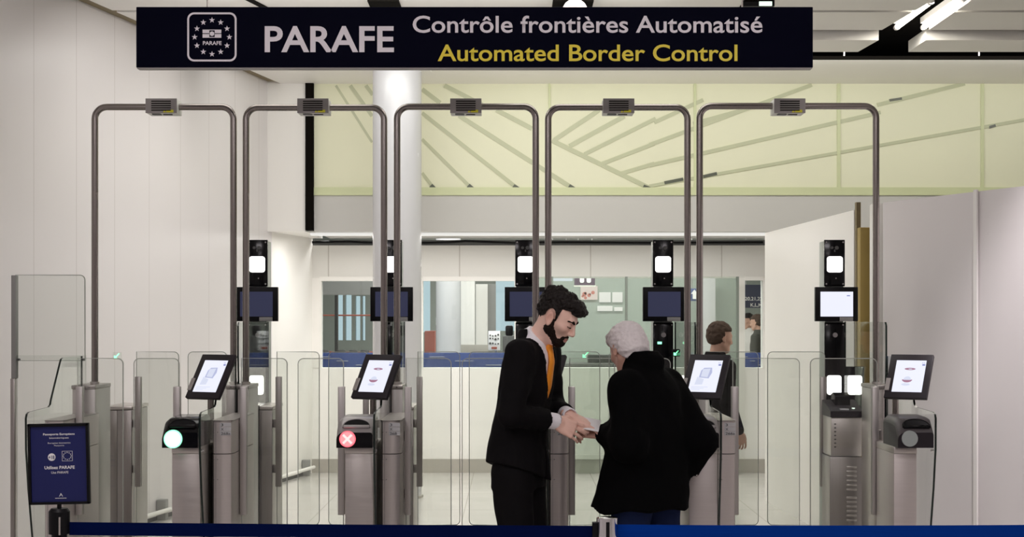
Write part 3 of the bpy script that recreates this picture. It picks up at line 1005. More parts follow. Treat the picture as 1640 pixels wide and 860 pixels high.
def rear_cabinet(i):
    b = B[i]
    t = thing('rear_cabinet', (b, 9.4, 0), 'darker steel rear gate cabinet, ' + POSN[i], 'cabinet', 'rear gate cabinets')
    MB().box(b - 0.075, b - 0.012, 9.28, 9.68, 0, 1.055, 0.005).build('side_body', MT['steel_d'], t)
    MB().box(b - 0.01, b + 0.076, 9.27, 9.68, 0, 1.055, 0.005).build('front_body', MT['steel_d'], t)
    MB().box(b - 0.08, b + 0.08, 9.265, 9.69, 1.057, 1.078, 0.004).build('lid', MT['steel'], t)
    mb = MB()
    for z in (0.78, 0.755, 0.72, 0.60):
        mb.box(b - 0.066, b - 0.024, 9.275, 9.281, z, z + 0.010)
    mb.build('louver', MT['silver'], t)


def flap(i, front, left):
    """one glass leaf with its clamp post; i = lane 0..4"""
    if front:
        Y, dl, dr, zt, pz, pw = 7.96, 0.132, -0.207, 1.398, 1.253, 0.017
    else:
        Y, dl, dr, zt, pz, pw = 9.29, 0.112, -0.207, 1.403, 1.254, 0.017
    if i == 4:
        dr = -0.185
    a, b = B[i] + 0.132, B[i + 1] + (-0.207 if i < 4 else -0.185)
    m = (a + b) / 2
    px = (B[i] + dl) if left else (B[i + 1] + dr)
    x0, x1 = (px + 0.004, m - 0.026) if left else (m + 0.026, px - 0.004)
    if left:
        x0 = px - 0.012
    else:
        x1 = px + 0.012
    nm = '%s glass leaf on the %s side of the %s gate, steel clamp post' % ('front' if front else 'rear', 'left' if left else 'right', NTH[i])
    t = thing('gate_flap', (px, Y, 0.3), nm, 'gate leaf', 'front glass leaves' if front else 'rear glass leaves')
    cor = (0, 1, 1, 0) if left else (1, 0, 0, 1)
    if not left:
        cor = (1, 0, 1, 1)
    MB().prism(rrect(x0, x1, 0.37 if not front else 0.35, zt, 0.03, 6, cor), 'y', Y - 0.005, Y + 0.005, side=1).rim(rrect(x0, x1, 0.37 if not front else 0.35, zt, 0.03, 6, cor), 0.0042, Y - 0.0054).build('pane', [MT['glass'], MT['edge']], t, 0)
    MB().box(px - pw, px + pw, Y - 0.022, Y - 0.006, 0.6, pz, 0.003).box(px - pw, px + pw, Y + 0.006, Y + 0.022, 0.6, pz, 0.003).build('clamp_post', MT['post'] if front else MT['steel_d'], t)
    # hinge block to its cabinet
    hx = (B[i] + (0.112 if front else 0.0765), px) if left else (px, B[i + 1] - (0.147 if front else 0.078))
    lo, hi = min(hx), max(hx)
    mb = MB()
    for z in (0.68, 0.98 if front else 0.95):
        mb.box(lo, hi, Y + 0.006, Y + 0.03, z, z + 0.05, 0.003)
    mb.build('hinge', MT['steel_d'], t)


def tablet(t, b, content):
    """tilted passenger screen: local u (width), v (up the slope)"""
    c = Vector((b - 0.028, 7.90, 1.309))
    u = Vector((0.188, -0.111, 0))
    v = Vector((0.067, 0.113, 0.216))
    W, H = u.length, v.length
    u.normalize(); v.normalize()
    n = u.cross(v).normalized()           # faces the passenger
    if n.y > 0:
        n = -n
    M = Matrix(((u.x, -n.x, v.x, c.x), (u.y, -n.y, v.y, c.y), (u.z, -n.z, v.z, c.z), (0, 0, 0, 1)))   # x across, y away from the viewer, z up the slope
    w, h = W / 2, H / 2
    MB().box(-w, w, 0, 0.022, -h, h, 0.003, 2, M).build('tablet', MT['bezel'], t)
    mb = MB().box(-w + 0.036, w - 0.030, -0.0012, 0.001, -h + 0.034, h - 0.036, 0, 2, M)
    tb = [o for o in t.children if o.name.startswith('tablet')][-1]
    sc = mb.build('display', MT['screen_on'], tb, 0)
    mb = MB()
    mb.box(w - 0.048, w - 0.034, -0.002, -0.001, h - 0.066, h - 0.058, 0, 2, M)
    mb.box(w - 0.050, w - 0.046, -0.002, -0.001, h - 0.052, h - 0.049, 0, 2, M)
    mb.box(w - 0.042, w - 0.038, -0.002, -0.001, h - 0.052, h - 0.049, 0, 2, M)
    mb.build('screen_icon', MT['lcd_blue'], tb, 0)
    if content == 'box':
        mb = MB()
        mb.prism([(-0.030, -0.010), (-0.026, 0.030), (-0.012, 0.046), (0.030, 0.048), (0.036, 0.020), (0.024, -0.014)], 'y', -0.002, -0.001, M=M)
        mb.build('screen_picture', MT['lcd_grey'], tb, 0)
        mb = MB()
        mb.prism([(-0.020, -0.005), (-0.017, 0.038), (0.023, 0.042), (0.017, -0.008)], 'y', -0.003, -0.002, M=M)
        mb.prism([(-0.045, -0.052), (-0.038, -0.005), (-0.030, -0.012), (0.0, -0.020), (-0.004, -0.050)], 'y', -0.002, -0.001, M=M)
        for k in range(3):
            mb.box(-0.060, 0.030 - 0.02 * k, -0.002, -0.001, -0.066 - 0.008 * k, -0.063 - 0.008 * k, 0, 2, M)
        mb.build('screen_picture', MT['lcd_lite'], tb, 0)
    else:
        mb = MB()
        mb.prism([(0.028 * math.cos(a) + 0.002, 0.0065 * math.sin(a) + 0.040) for a in np.linspace(0, 2 * math.pi, 24, endpoint=False)], 'y', -0.002, -0.001, M=M)
        mb.prism([(0.026 * math.cos(a) - 0.004, 0.016 * math.sin(a) - 0.022) for a in np.linspace(math.pi, 2 * math.pi, 16)], 'y', -0.002, -0.001, M=M)
        mb.build('screen_picture', MT['lcd_red'], tb, 0)
        mb = MB()
        mb.prism([(0.019 * math.cos(a) - 0.003, 0.020 * math.sin(a) - 0.024) for a in np.linspace(0, math.pi, 14)], 'y', -0.003, -0.002, M=M)
        mb.prism([(0.022 * math.cos(a) - 0.008, 0.007 * math.sin(a) - 0.050) for a in np.linspace(0, 2 * math.pi, 20, endpoint=False)], 'y', -0.002, -0.001, M=M)
        mb.prism([(0.010 * math.cos(a) + 0.004, 0.002 * math.sin(a) + 0.039) for a in np.linspace(0, 2 * math.pi, 16, endpoint=False)], 'y', -0.003, -0.002, M=M)
        mb.build('screen_picture', MT['lcd_lite'], tb, 0)
    MB().box(-w - 0.001, -w + 0.022, -0.006, 0.0235, -h + 0.040, -h + 0.110, 0.001, 1, M).build('side_clip', MT['post'], tb)
    px = b - 0.055
    py_ = 8.06
    MB().tube([(px, py_, 0.9), (px, py_, 1.30)], 0.017, 14).build('pole', MT['tube'], t)
    MB().box(px - 0.03, px + 0.03, 7.945, py_ + 0.015, 1.285, 1.315, 0.003).build('mount', MT['black'], t)


def kiosk(i, state, content, label):
    b = B[i + 1]
    t = thing('passport_kiosk', (b - 0.09, 7.6, 0), label, 'kiosk', 'passport reader kiosks')
    if i < 4:
        x0, x1 = b - 0.182, b - 0.009
        p0, p1 = b - 0.147, b - 0.009
    else:
        x0, x1 = b - 0.180, b - 0.009
        p0, p1 = b - 0.186, b - 0.075
    yb = 8.12 if i < 4 else 7.92
    mb = MB().box(p0, p1, 7.56, yb, 0, 0.945, 0.004)
    if i == 4:
        mb.box(b - 0.11, b - 0.02, 7.925, 8.12, 0, 0.945, 0.003)
    mb.build('pedestal', MT['steel'] if i < 3 else MT['steel_l'], t)
    MB().box(p0 - 0.001, p1 + 0.001, 7.557, yb + 0.001, 0.945, 0.978, 0.003).build('pedestal_collar', MT['steel'], t)
    # reader housing
    prof = [(7.50, 0.978), (7.50, 1.052), (7.512, 1.066), (7.560, 1.112), (7.62, 1.120), (7.77, 1.124), (7.80, 1.115), (7.80, 0.978)]
    n0 = [(y, z) for y, z in prof]
    mb = MB()
    steps = 6
    rads = 0.035
    # left shoulder rounded: loft the profile inward near x0
    secs = []
    for k in range(steps + 1):
        a = math.pi / 2 * k / steps
        dx = rads * (1 - math.sin(a))
        dz = rads * (1 - math.cos(a))
        secs.append((x0 + rads - rads * math.cos(math.pi / 2 - a) if False else x0 + rads * (1 - math.sin(a)), rads * (1 - math.cos(a))))
    secs = sorted(secs)             # (x, drop)
    secs2 = [(x, rads - d if False else d) for x, d in secs]
    lines = []
    for (x, d) in secs2 + [(x1 - 0.012, 0.0), (x1 - 0.003, 0.003), (x1, 0.012)]:
        lines.append([(x, y, max(z - d, 0.979) if z > 1.0 else z) for (y, z) in prof])
    rows = [[mb.bm.verts.new(q) for q in ln] for ln in lines]
    npf = len(prof)
    for ra, rb in zip(rows, rows[1:]):
        for k in range(npf):
            j = (k + 1) % npf
            f = mb.bm.faces.new((ra[k], ra[j], rb[j], rb[k]))
            f.material_index = 0 if k in (0, 6, 7) else 1
    mb.bm.faces.new(rows[0][::-1]); mb.bm.faces.new(rows[-1])
    h = mb.build('reader_housing', [MT['gloss'] if i < 4 else MT['bezel'], MT['gloss'] if i == 0 else (MT['silver'] if i < 4 else MT['smoke'])], t, 40)
    # scanner opening: dark arched hood with a document glass in front of it
    cx = (x0 + x1) / 2 + 0.008
    mb = MB()
    s = Vector((0, 0.1, 0.0215)).normalized()
    Ms = Matrix(((1, 0, 0, cx), (0, 0.692, 0.722, 7.512), (0, -0.722, 0.692, 1.066), (0, 0, 0, 1)))   # x across, y into the slope, z up the slope
    arch = [(0.066 * math.cos(a), 0.010 + 0.054 * math.sin(a) ** 0.8) for a in np.linspace(0, math.pi, 25)]
    mb.prism(arch, 'y', -0.003, 0.004, M=Ms)
    mb.build('scanner_opening', MT['black'], h)
    mb = MB()
    for k in range(24):
        p, q = arch[k], arch[k + 1]
        mb.tube([Ms @ Vector((p[0], -0.003, p[1])), Ms @ Vector((q[0], -0.003, q[1]))], 0.0028, 6)
    mb.build('opening_rim', MT['gloss'] if i in (0, 4) else MT['silver'], h)
    MB().box(-0.062, 0.062, -0.012, 0.002, 0.004, 0.020, 0.003, 2, Ms).build('document_glass', MT['silver'] if i in (1, 2, 3) else MT['gloss'], h)
    # status light
    lx, lz, lr = (x0 + 0.054, 1.021, 0.044 if i == 0 else 0.039) if i < 4 else (x0 + 0.055, 1.023, 0.0385)
    mm = {'green': MT['led_g'], 'red': MT['led_r'], 'off': MT['led_off']}[state]
    li = MB().prism(disc(lx, lz, lr, 36), 'y', 7.492, 7.502).build('status_light', mm, t)
    if state == 'green':
        MB().prism(disc(lx, lz, lr * 0.86, 36), 'y', 7.490, 7.493).build('light_core', MT['led_gc'], li)
    if state == 'red':
        mb = MB()
        for a in (45, -45):
            Mx = Matrix.Translation((lx, 0, lz)) @ Matrix.Rotation(R(a), 4, 'Y')
            mb.box(-0.029, 0.029, 7.489, 7.493, -0.0055, 0.0055, 0, 2, Mx)
        mb.build('light_cross', MT['led_rx'], li)
        MB().prism(disc(lx, lz, lr * 0.86, 36), 'y', 7.4905, 7.493).build('light_core', glow('soft_red_light', (1.0, 0.30, 0.32), 1.25), li)
    tablet(t, b, content)


def camera_column(i, on):
    b = B[i]
    cx = b - 0.088 if i < 5 else b - 0.024
    if i == 4:
        cx = 0.9416
    Y = 9.73
    t = thing('camera_column', (cx, Y, 0), 'tall black face camera column with %s monitor, ' % ('bright white' if on else 'dark navy') + POSN[i], 'camera column', 'face camera columns')
    sgn = 0.0
    MB().box(cx - 0.058, cx + 0.058, Y + 0.015, Y + 0.19, 0, 2.085, 0.004).build('body', mat('grey_green_metal', (0.42, 0.45, 0.42), 0.4, 0.3), t)
    up = MB().box(cx - 0.064, cx + 0.064, Y, Y + 0.014, 1.80, 2.09, 0.002).build('upper_panel', MT['gloss'], t)
    lp = MB().prism(rrect(cx - 0.048, cx + 0.048, 1.888, 1.986, 0.016), 'y', Y - 0.012, Y).build('face_lamp', MT['lamp'], t)
    mb = MB()
    for dx, r in ((-0.018, 0.009), (0.012, 0.012)):
        mb.tube([(cx + dx, Y - 0.010, 2.04), (cx + dx, Y, 2.04)], r, 14)
    mb.box(cx - 0.004, cx + 0.004, Y - 0.006, Y, 2.015, 2.03)
    mb.build('camera_lens', MT['greyd'], up)
    mb = MB()
    for zz in (1.815, 2.075):
        for dx in (-0.052, 0.052):
            mb.tube([(cx + dx, Y - 0.004, zz), (cx + dx, Y, zz)], 0.0052, 10)
    mb.tube([(cx + 0.008, Y - 0.003, 1.85), (cx + 0.008, Y, 1.85)], 0.004, 8)
    mb.build('screw', MT['chrome'], up)
    mx = cx + 0.003
    mo = MB().box(mx - 0.132, mx + 0.132, Y - 0.05, Y - 0.012, 1.582, 1.795, 0.003).build('monitor', MT['black'], t)
    MB().box(mx - 0.101, mx + 0.101, Y - 0.0515, Y - 0.049, 1.612, 1.766).build('screen', MT['screen_on'] if on else MT['screen_off'], mo, 0)
    if on:
        MB().box(mx + 0.062, mx + 0.082, Y - 0.053, Y - 0.051, 1.738, 1.744).build('screen_icon', MT['lcd_blue'], mo, 0)
    MB().box(mx + 0.018, mx + 0.1, Y - 0.056, Y - 0.048, 1.583, 1.608, 0.001).build('sensor_tab', MT['grey'], mo)
    MB().box(cx - 0.05, cx + 0.05, Y - 0.012, Y + 0.016, 1.66, 1.74).build('bracket', MT['black'], t)
    lo = MB().box(cx - 0.062, cx + 0.064, Y, Y + 0.014, 1.06, 1.575, 0.002).build('lower_panel', MT['gloss'], t)
    mb = MB()
    for dx in (-0.05, 0.052):
        mb.tube([(cx + dx, Y - 0.004, 1.56), (cx + dx, Y, 1.56)], 0.0052, 10)
    mb.build('screw', MT['chrome'], lo)
    mb = MB().tube([(cx + 0.003, Y - 0.006, 1.497), (cx + 0.003, Y, 1.497)], 0.015, 16)
    mb.build('speaker_button', MT['silver'], lo)
    if i == 4:
        MB().box(cx - 0.035, cx - 0.008, Y - 0.003, Y, 1.44, 1.455, 0.001).build('indicator', MT['led_g'], lo)
    l2 = MB().prism(rrect(cx - 0.048, cx + 0.040, 1.125, 1.245, 0.016), 'y', Y - 0.010, Y).build('lower_lamp_or_reflection', MT['lamp'], t)
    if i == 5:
        MB().box(cx + 0.068, cx + 0.185, Y + 0.0, Y + 0.06, 1.0, 1.30, 0.004).build('reflection_backing', MT['gloss'], t)  # added backing for the imitated lamp reflection
        MB().prism(rrect(cx + 0.082, cx + 0.17, 1.125, 1.245, 0.016), 'y', Y - 0.010, Y).build('lower_lamp_or_reflection', MT['lamp'], t)  # glowing square added to imitate the lower lamp mirrored in glass


def portal(i):
    xa, xb = ((152, 374), (394, 615), (636, 858), (878, 1101), (1120.5, 1403))[i]
    ya = (171.5, 172.5, 171, 172, 170)[i]
    Y = 8.65
    a, b = P(xa, ya, Y), P(xb, ya, Y)
    nm = ('tall steel sensor portal over the %s gate' % NTH[i]) + (', widest of the five' if i == 4 else '')
    t = thing('sensor_portal', ((a.x + b.x) / 2, Y, 1.236), nm, 'portal', 'steel tube portals')
    r = 0.066
    pts = [(a.x, Y, 1.236), (a.x, Y, 1.8)]
    for k in range(0, 9):
        an = R(180 - 90 * k / 8)
        pts.append((a.x + r + r * math.cos(an), Y, a.z - r + r * math.sin(an)))
    for k in range(0, 9):
        an = R(90 - 90 * k / 8)
        pts.append((b.x - r + r * math.cos(an), Y, a.z - r + r * math.sin(an)))
    pts += [(b.x, Y, 1.8), (b.x, Y, 1.236)]
    MB().tube(pts, 0.0185, 18).build('tube_frame', MT['tube'], t)
    mb = MB()
    for x in (a.x, b.x):
        mb.tube([(x, Y, 1.236), (x, Y, 1.25)], 0.026, 18)
    mb.build('foot_flange', MT['steel'], t)
    cx = P((258, 501, 746, 991, 1265)[i], 0, 8.58).x
    z0, z1 = P(0, 181, 8.58).z, P(0, 157.5, 8.58).z
    bxo = MB().box(cx - 0.086, cx + 0.086, 8.58, 8.585, z0, z1, 0.001).build('front_cover', MT['boxgrey'], t)
    MB().box(cx - 0.085, cx + 0.085, 8.586, 8.72, z0 + 0.001, z1 - 0.001, 0.002).build('sensor_housing', MT['boxlite'], t)
    mb = MB()
    for k in range(5):
        z = z1 - 0.013 - 0.0123 * k
        mb.box(cx - 0.054, cx + 0.054, 8.578, 8.5805, z - 0.0055, z)
    mb.build('vent_slot', MT['dark'], bxo)
    MB().box(cx + 0.028, cx + 0.068, 8.5785, 8.580, z0 + 0.003, z0 + 0.018).build('yellow_sticker', MT['yellow'], bxo)
    MB().prism([(cx + 0.010, z0 + 0.003), (cx + 0.026, z0 + 0.003), (cx + 0.018, z0 + 0.017)], 'y', 8.5785, 8.580).build('warning_triangle', MT['yellow'], bxo)
    mb = MB().prism(rrect(cx - 0.06, cx - 0.01, 8.61, 8.66, 0.01), 'z', z0 - 0.003, z0 + 0.002)
    mb.box(cx, cx + 0.05, 8.63, 8.645, z0 - 0.004, z0 + 0.002)
    mb.build('sensor_lens', MT['greyd'], t)


for i in range(6):
    side_panel(i)
    if i < 5:
        gate_cabinet(i)
    portal_pedestal(i)
    if i < 5:
        rear_cabinet(i)
    if i >= 1:
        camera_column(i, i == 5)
for i in range(5):
    for fr in (True, False):
        for lf in (True, False):
            flap(i, fr, lf)
    portal(i)
kiosk(0, 'green', 'box', 'passport kiosk of the first gate with glowing green status light')
kiosk(1, 'red', 'oval', 'passport kiosk of the second gate with red cross light')
kiosk(2, 'off', 'box', 'passport kiosk of the third gate mostly hidden behind the man in suit')
kiosk(3, 'off', 'box', 'passport kiosk of the fourth gate beside the black-coated traveller')
kiosk(4, 'off', 'oval', 'passport kiosk of the fifth gate with unlit grey status light')

# cable bundles and lane 5 extras ------------------------------------------------
b = B[5]
t = thing('fingerprint_kiosk', (1.93, 9.0, 0), 'stainless fingerprint kiosk with black slanted top in the fifth gate', 'kiosk')
kx0, kx1, ky = P(1329, 0, 9.02).x, 2.024, 9.02
MB().box(kx0, kx1, ky, ky + 0.23, 0, 0.80, 0.004).build('lower_body', MT['steel_d'], t)
MB().box(kx0 + 0.006, kx1 - 0.004, ky - 0.004, ky + 0.23, 0.803, 1.03, 0.006).build('upper_body', MT['steel'], t)
MB().prism([(ky - 0.02, 1.03), (ky - 0.02, 1.065), (ky + 0.05, 1.085), (ky + 0.22, 1.12), (ky + 0.23, 1.03)], 'x', kx0, kx1).build('slanted_top', MT['bezel'], t)
MB().prism([(ky + 0.09, 1.09), (ky + 0.10, 1.145), (ky + 0.16, 1.165), (ky + 0.22, 1.15), (ky + 0.22, 1.1)], 'x', kx0 + 0.05, kx1 - 0.05).build('scanner_hood', MT['gloss'], t)
MB().box(kx0 + 0.06, kx0 + 0.11, ky - 0.005, ky + 0.03, 1.07, 1.078, 0.001).build('info_plate', MT['label'], t)
MB().prism(disc(kx1 - 0.045, ky + 0.03, 0.009), 'z', 1.074, 1.082).build('indicator', MT['led_gc'], t)
mb = MB()
for k in range(7):
    mb.ball((kx0 + 0.03, ky - 0.004, 0.99 - 0.022 * k), (0.007, 0.003, 0.004), 10, 6)
mb.build('vent_slot', MT['greyd'], t)
mb = MB()
for k in range(12):
    z = 0.735 - 0.026 * k - (0.02 if k > 5 else 0)
    mb.box(kx0 + 0.095, kx0 + 0.155, ky - 0.008, ky + 0.002, z, z + 0.012, 0.003)
mb.build('louver', MT['steel'], t)

# glass screen closing the space between the first gate and the left wall
t = thing('end_screen', (-2.55, 8.6, 0), 'tall clear glass screen with grey post left of the first gate', 'glass screen')
Y = 8.9
a, b2 = P(25, 570, Y), P(137, 440, Y)
MB().prism(rrect(a.x, b2.x, P(0, 578, Y).z, b2.z, 0.03, 6, (0, 0, 1, 0)), 'y', Y - 0.006, Y + 0.002, side=1).rim(rrect(a.x, b2.x, P(0, 578, Y).z, b2.z, 0.03, 6, (0, 0, 1, 0)), 0.005, Y - 0.0065).build('upper_pane', [MT['glass'], MT['edge']], t, 0)
MB().prism(rrect(P(27, 0, Y).x, P(137, 0, Y).x, 0.05, P(0, 569, Y).z, 0.02, 3, (0, 0, 0, 0)), 'y', Y + 0.004, Y + 0.012, side=1).build('lower_pane', [MT['glass'], MT['edge']], t, 0)
p0, p1 = P(19.5, 0, Y), P(27, 0, Y)
MB().box(p0.x, p1.x, Y - 0.02, Y + 0.03, P(0, 606, Y).z, P(0, 441, Y).z, 0.003).build('upper_post', MT['grey'], t)
MB().box(p0.x - 0.004, p1.x - 0.006, Y - 0.022, Y + 0.03, 0, P(0, 606, Y).z, 0.003).build('lower_post', MT['steel_d'], t)
mb = MB()
for px in (30, 133):
    mb.tube([(P(px, 0, Y).x, Y - 0.012, P(0, 576, Y).z), (P(px, 0, Y).x, Y + 0.014, P(0, 576, Y).z)], 0.007, 10)
mb.build('bolt', MT['greyd'], t)

# green direction arrows on the gates, plus one green reflection shape
def arrow(px, py, Y, s, label, rot=0, sup=None):
    c = P(px, py, Y)
    sh = [(-1, -1), (0.1, -1), (0.1, -0.6), (-0.3, -0.6), (1, 0.75), (0.75, 1), (-0.6, -0.3), (-0.6, 0.1), (-1, 0.1)]
    t = thing('green_arrow', (c.x, Y, c.z), label, 'light', 'green arrow lights')
    MB().box(c.x - s * 1.5, c.x + s * 1.5, Y + 0.001, Y + 0.02, c.z - s * 1.4, c.z + s * 1.4, 0.002).build('housing', MT['glass_s'] if sup is None else sup, t)
    MB().prism([(c.x + s * x, c.z + s * z) for x, z in sh], 'y', Y - 0.002, Y + 0.001).build('lit_arrow', MT['led_g'], t)
    return t


arrow(938, 568, 17.42, 0.035, 'green lit arrow on the service counter behind the suited man')
arrow(1083, 565, 9.55, 0.016, 'small green arrow light beside the camera column of the fourth gate', sup=MT['gloss'])
arrow(187, 570, 9.31, 0.016, 'small green arrow glow added for a reflection at the far side of the first gate')  # glowing shape stands in for a green reflection

# ------------------------------------------------------------------ barrier posts, belts, poster stand
YQ = 6.15


def stanchion(px, top, label, chrome_head):
    c = P(px, top, YQ)
    t = thing('barrier_post', (c.x, YQ, 0), label, 'barrier post', 'belt barrier posts')
    MB().tube([(c.x, YQ, 0.02), (c.x, YQ, c.z - 0.09)], 0.030, 24).build('post', MT['black'], t)
    MB().tube([(c.x, YQ, 0.0), (c.x, YQ, 0.012), (c.x, YQ, 0.03), (c.x, YQ, 0.035)], [0.17, 0.17, 0.06, 0.034], 32).build('base', MT['black'], t)
    if chrome_head:
        MB().tube([(c.x, YQ, c.z - 0.10), (c.x, YQ, c.z - 0.012)], 0.041, 28).build('head', MT['chrome'], t)
        MB().tube([(c.x, YQ, c.z - 0.012), (c.x, YQ, c.z - 0.003), (c.x, YQ, c.z)], [0.0415, 0.0415, 0.036], 28).build('cap', MT['chrome'], t)
        MB().box(c.x - 0.006, c.x + 0.008, YQ - 0.0425, YQ - 0.035, c.z - 0.1, c.z - 0.015, 0.001).build('belt_slot', MT['black'], t)
        MB().box(c.x - 0.058, c.x - 0.036, YQ - 0.02, YQ + 0.02, c.z - 0.09, c.z - 0.02, 0.003).build('belt_clip', MT['black'], t)
    else:
        MB().tube([(c.x, YQ, c.z - 0.10), (c.x, YQ, c.z - 0.012), (c.x, YQ, c.z)], [0.041, 0.041, 0.032], 28).build('head', MT['black'], t)
        MB().box(c.x + 0.010, c.x + 0.017, YQ - 0.045, YQ - 0.036, c.z - 0.1, c.z - 0.03, 0.001).build('belt_slot', MT['steel'], t)
    return t


stanchion(95, 814, 'black barrier post under the blue passport poster', False)
stanchion(972, 828, 'chrome-headed barrier post in front of the black-coated traveller', True)


def belt(x0, y0, x1, y1, sag, m, label):
    a, b = P(x0, y0, YQ), P(x1, y1, YQ)
    mb = MB()
    N_ = 24
    h = 0.0515
    rows = []
    for k in range(N_ + 1):
        s = k / N_
        x = a.x + (b.x - a.x) * s
        z = a.z + (b.z - a.z) * s - sag * 4 * s * (1 - s)
        rows.append([mb.bm.verts.new((x, YQ + dy, z + dz)) for dy, dz in ((-0.0012, 0), (0.0012, 0), (0.0012, -h), (-0.0012, -h))])
    for r0, r1 in zip(rows, rows[1:]):
        for k in range(4):
            mb.bm.faces.new((r0[k], r0[(k + 1) % 4], r1[(k + 1) % 4], r1[k]))
    mb.bm.faces.new(rows[0]); mb.bm.faces.new(rows[-1])
    tag(mb.build('barrier_belt', m, origin=(a.x, YQ, 0)), label, 'barrier belt', 'blue barrier belts')


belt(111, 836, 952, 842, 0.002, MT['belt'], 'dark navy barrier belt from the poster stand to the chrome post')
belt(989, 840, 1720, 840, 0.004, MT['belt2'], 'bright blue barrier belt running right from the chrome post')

# poster on the first post
Yp = 6.15
t = thing('poster_stand', (P(95, 0, Yp).x, Yp, P(0, 814, Yp).z), 'blue passport poster in a black frame on the barrier post', 'sign')
TL, TR, BL, BR = P(46.5, 678, Yp), P(142.5, 676.5, Yp), P(48.5, 807.5, Yp), P(143, 804.5, Yp)
cx = (TL.x + BR.x) / 2
cz = (TL.z + BL.z) / 2
W_, H_ = (TR.x - TL.x) / 2 + 0.002, (TL.z - BL.z) / 2
Mp = Matrix.Translation((cx, Yp, cz - 0.0)) @ Matrix.Rotation(R(-1.2), 4, 'Y')
mb = MB()
for q in ((-W_, -W_ + 0.011, -H_, H_), (W_ - 0.011, W_, -H_, H_), (-W_, W_, -H_, -H_ + 0.010), (-W_, W_, H_ - 0.012, H_)):
    mb.box(q[0], q[1], -0.012, 0.012, q[2], q[3], 0.002, 2, Mp)
mb.build('frame', MT['black'], t)
ps = MB().box(-W_ + 0.008, W_ - 0.008, -0.004, 0.006, -H_ + 0.008, H_ - 0.008, 0, 2, Mp).build('poster', MT['poster'], t)
mb = MB()


def ptx(s, xa, xb, yb, cap, bold):
    """poster lettering given in pixels of the poster crop (4.3 px per photo px)"""
    fx_ = lambda q: ((30 + q / 4.3) - 94.9) * Yp / F
    fz_ = lambda q: -((660 + q / 4.3) - 742.2) * Yp / F
    text_into(mb, s, fx_(xa), fx_(xb), fz_(yb), cap / 4.3 * Yp / F, -0.004, bold, 0.0008, Mp)


ptx('Passeports Européens', 175, 392, 155, 14, 0.02)
ptx('biométriques', 218, 350, 180, 12, 0.0)
ptx('European biometrics', 207, 362, 214, 10, 0.0)
ptx('Passports', 250, 318, 231, 9, 0.0)
ptx('Utilisez PARAFE', 180, 388, 388, 21, 0.02)
ptx('Use PARAFE', 226, 344, 420, 16, 0.0)
fx_ = lambda q: ((30 + q / 4.3) - 94.9) * Yp / F
fz_ = lambda q: -((660 + q / 4.3) - 742.2) * Yp / F
for k in range(12):
    a = 2 * math.pi * k / 12
    mb.prism(star(fx_(338 + 27 * math.sin(a)), fz_(300 - 24 * math.cos(a)), 0.0028), 'y', -0.005, -0.004, M=Mp)
for q in ((302, 374, 266, 268), (302, 374, 333, 335), (302, 304, 266, 335), (372, 374, 266, 335)):
    mb.box(fx_(q[0]), fx_(q[1]), -0.005, -0.004, fz_(q[3]), fz_(q[2]), 0, 2, Mp)
for (xa, ya, xb, yb) in ((278, 578, 289, 556), (289, 556, 301, 578), (284, 570, 295, 566)):
    d = Vector((fx_(xb) - fx_(xa), fz_(yb) - fz_(ya)))
    nn = Vector((-d.y, d.x)).normalized() * 0.0009
    a = Vector((fx_(xa), fz_(ya))); b = Vector((fx_(xb), fz_(yb)))
    mb.prism([(a + nn)[:], (b + nn)[:], (b - nn)[:], (a - nn)[:]], 'y', -0.005, -0.004, M=Mp)
for k in range(12):
    mb.box(fx_(250 + k * 6.5), fx_(254 + k * 6.5), -0.005, -0.004, fz_(592), fz_(587), 0, 2, Mp)
mb.build('lettering', MT['white'], ps, 0)
mb = MB().prism(disc(fx_(231), fz_(306), 26 / 4.3 * Yp / F), 'y', -0.005, -0.004, M=Mp)
bd = mb.build('age_badge', MT['white'], ps, 0)
mb = MB()
ptx2 = text_into(mb, '+18', fx_(209), fx_(251), fz_(319), 24 / 4.3 * Yp / F, -0.005, 0.02, 0.0008, Mp)
mb.build('age_lettering', MT['poster'], ps, 0)
MB().tube([(P(95, 0, Yp).x, Yp, P(0, 814, Yp).z - 0.002), (P(95, 0, Yp).x, Yp, cz - H_ + 0.004)], 0.009, 12).build('stem', MT['black'], t)

#PEOPLE
# ------------------------------------------------------------------ people (smooth-blended distance fields meshed as one surface)
def _v(p):
    return np.array(p, dtype=np.float32)


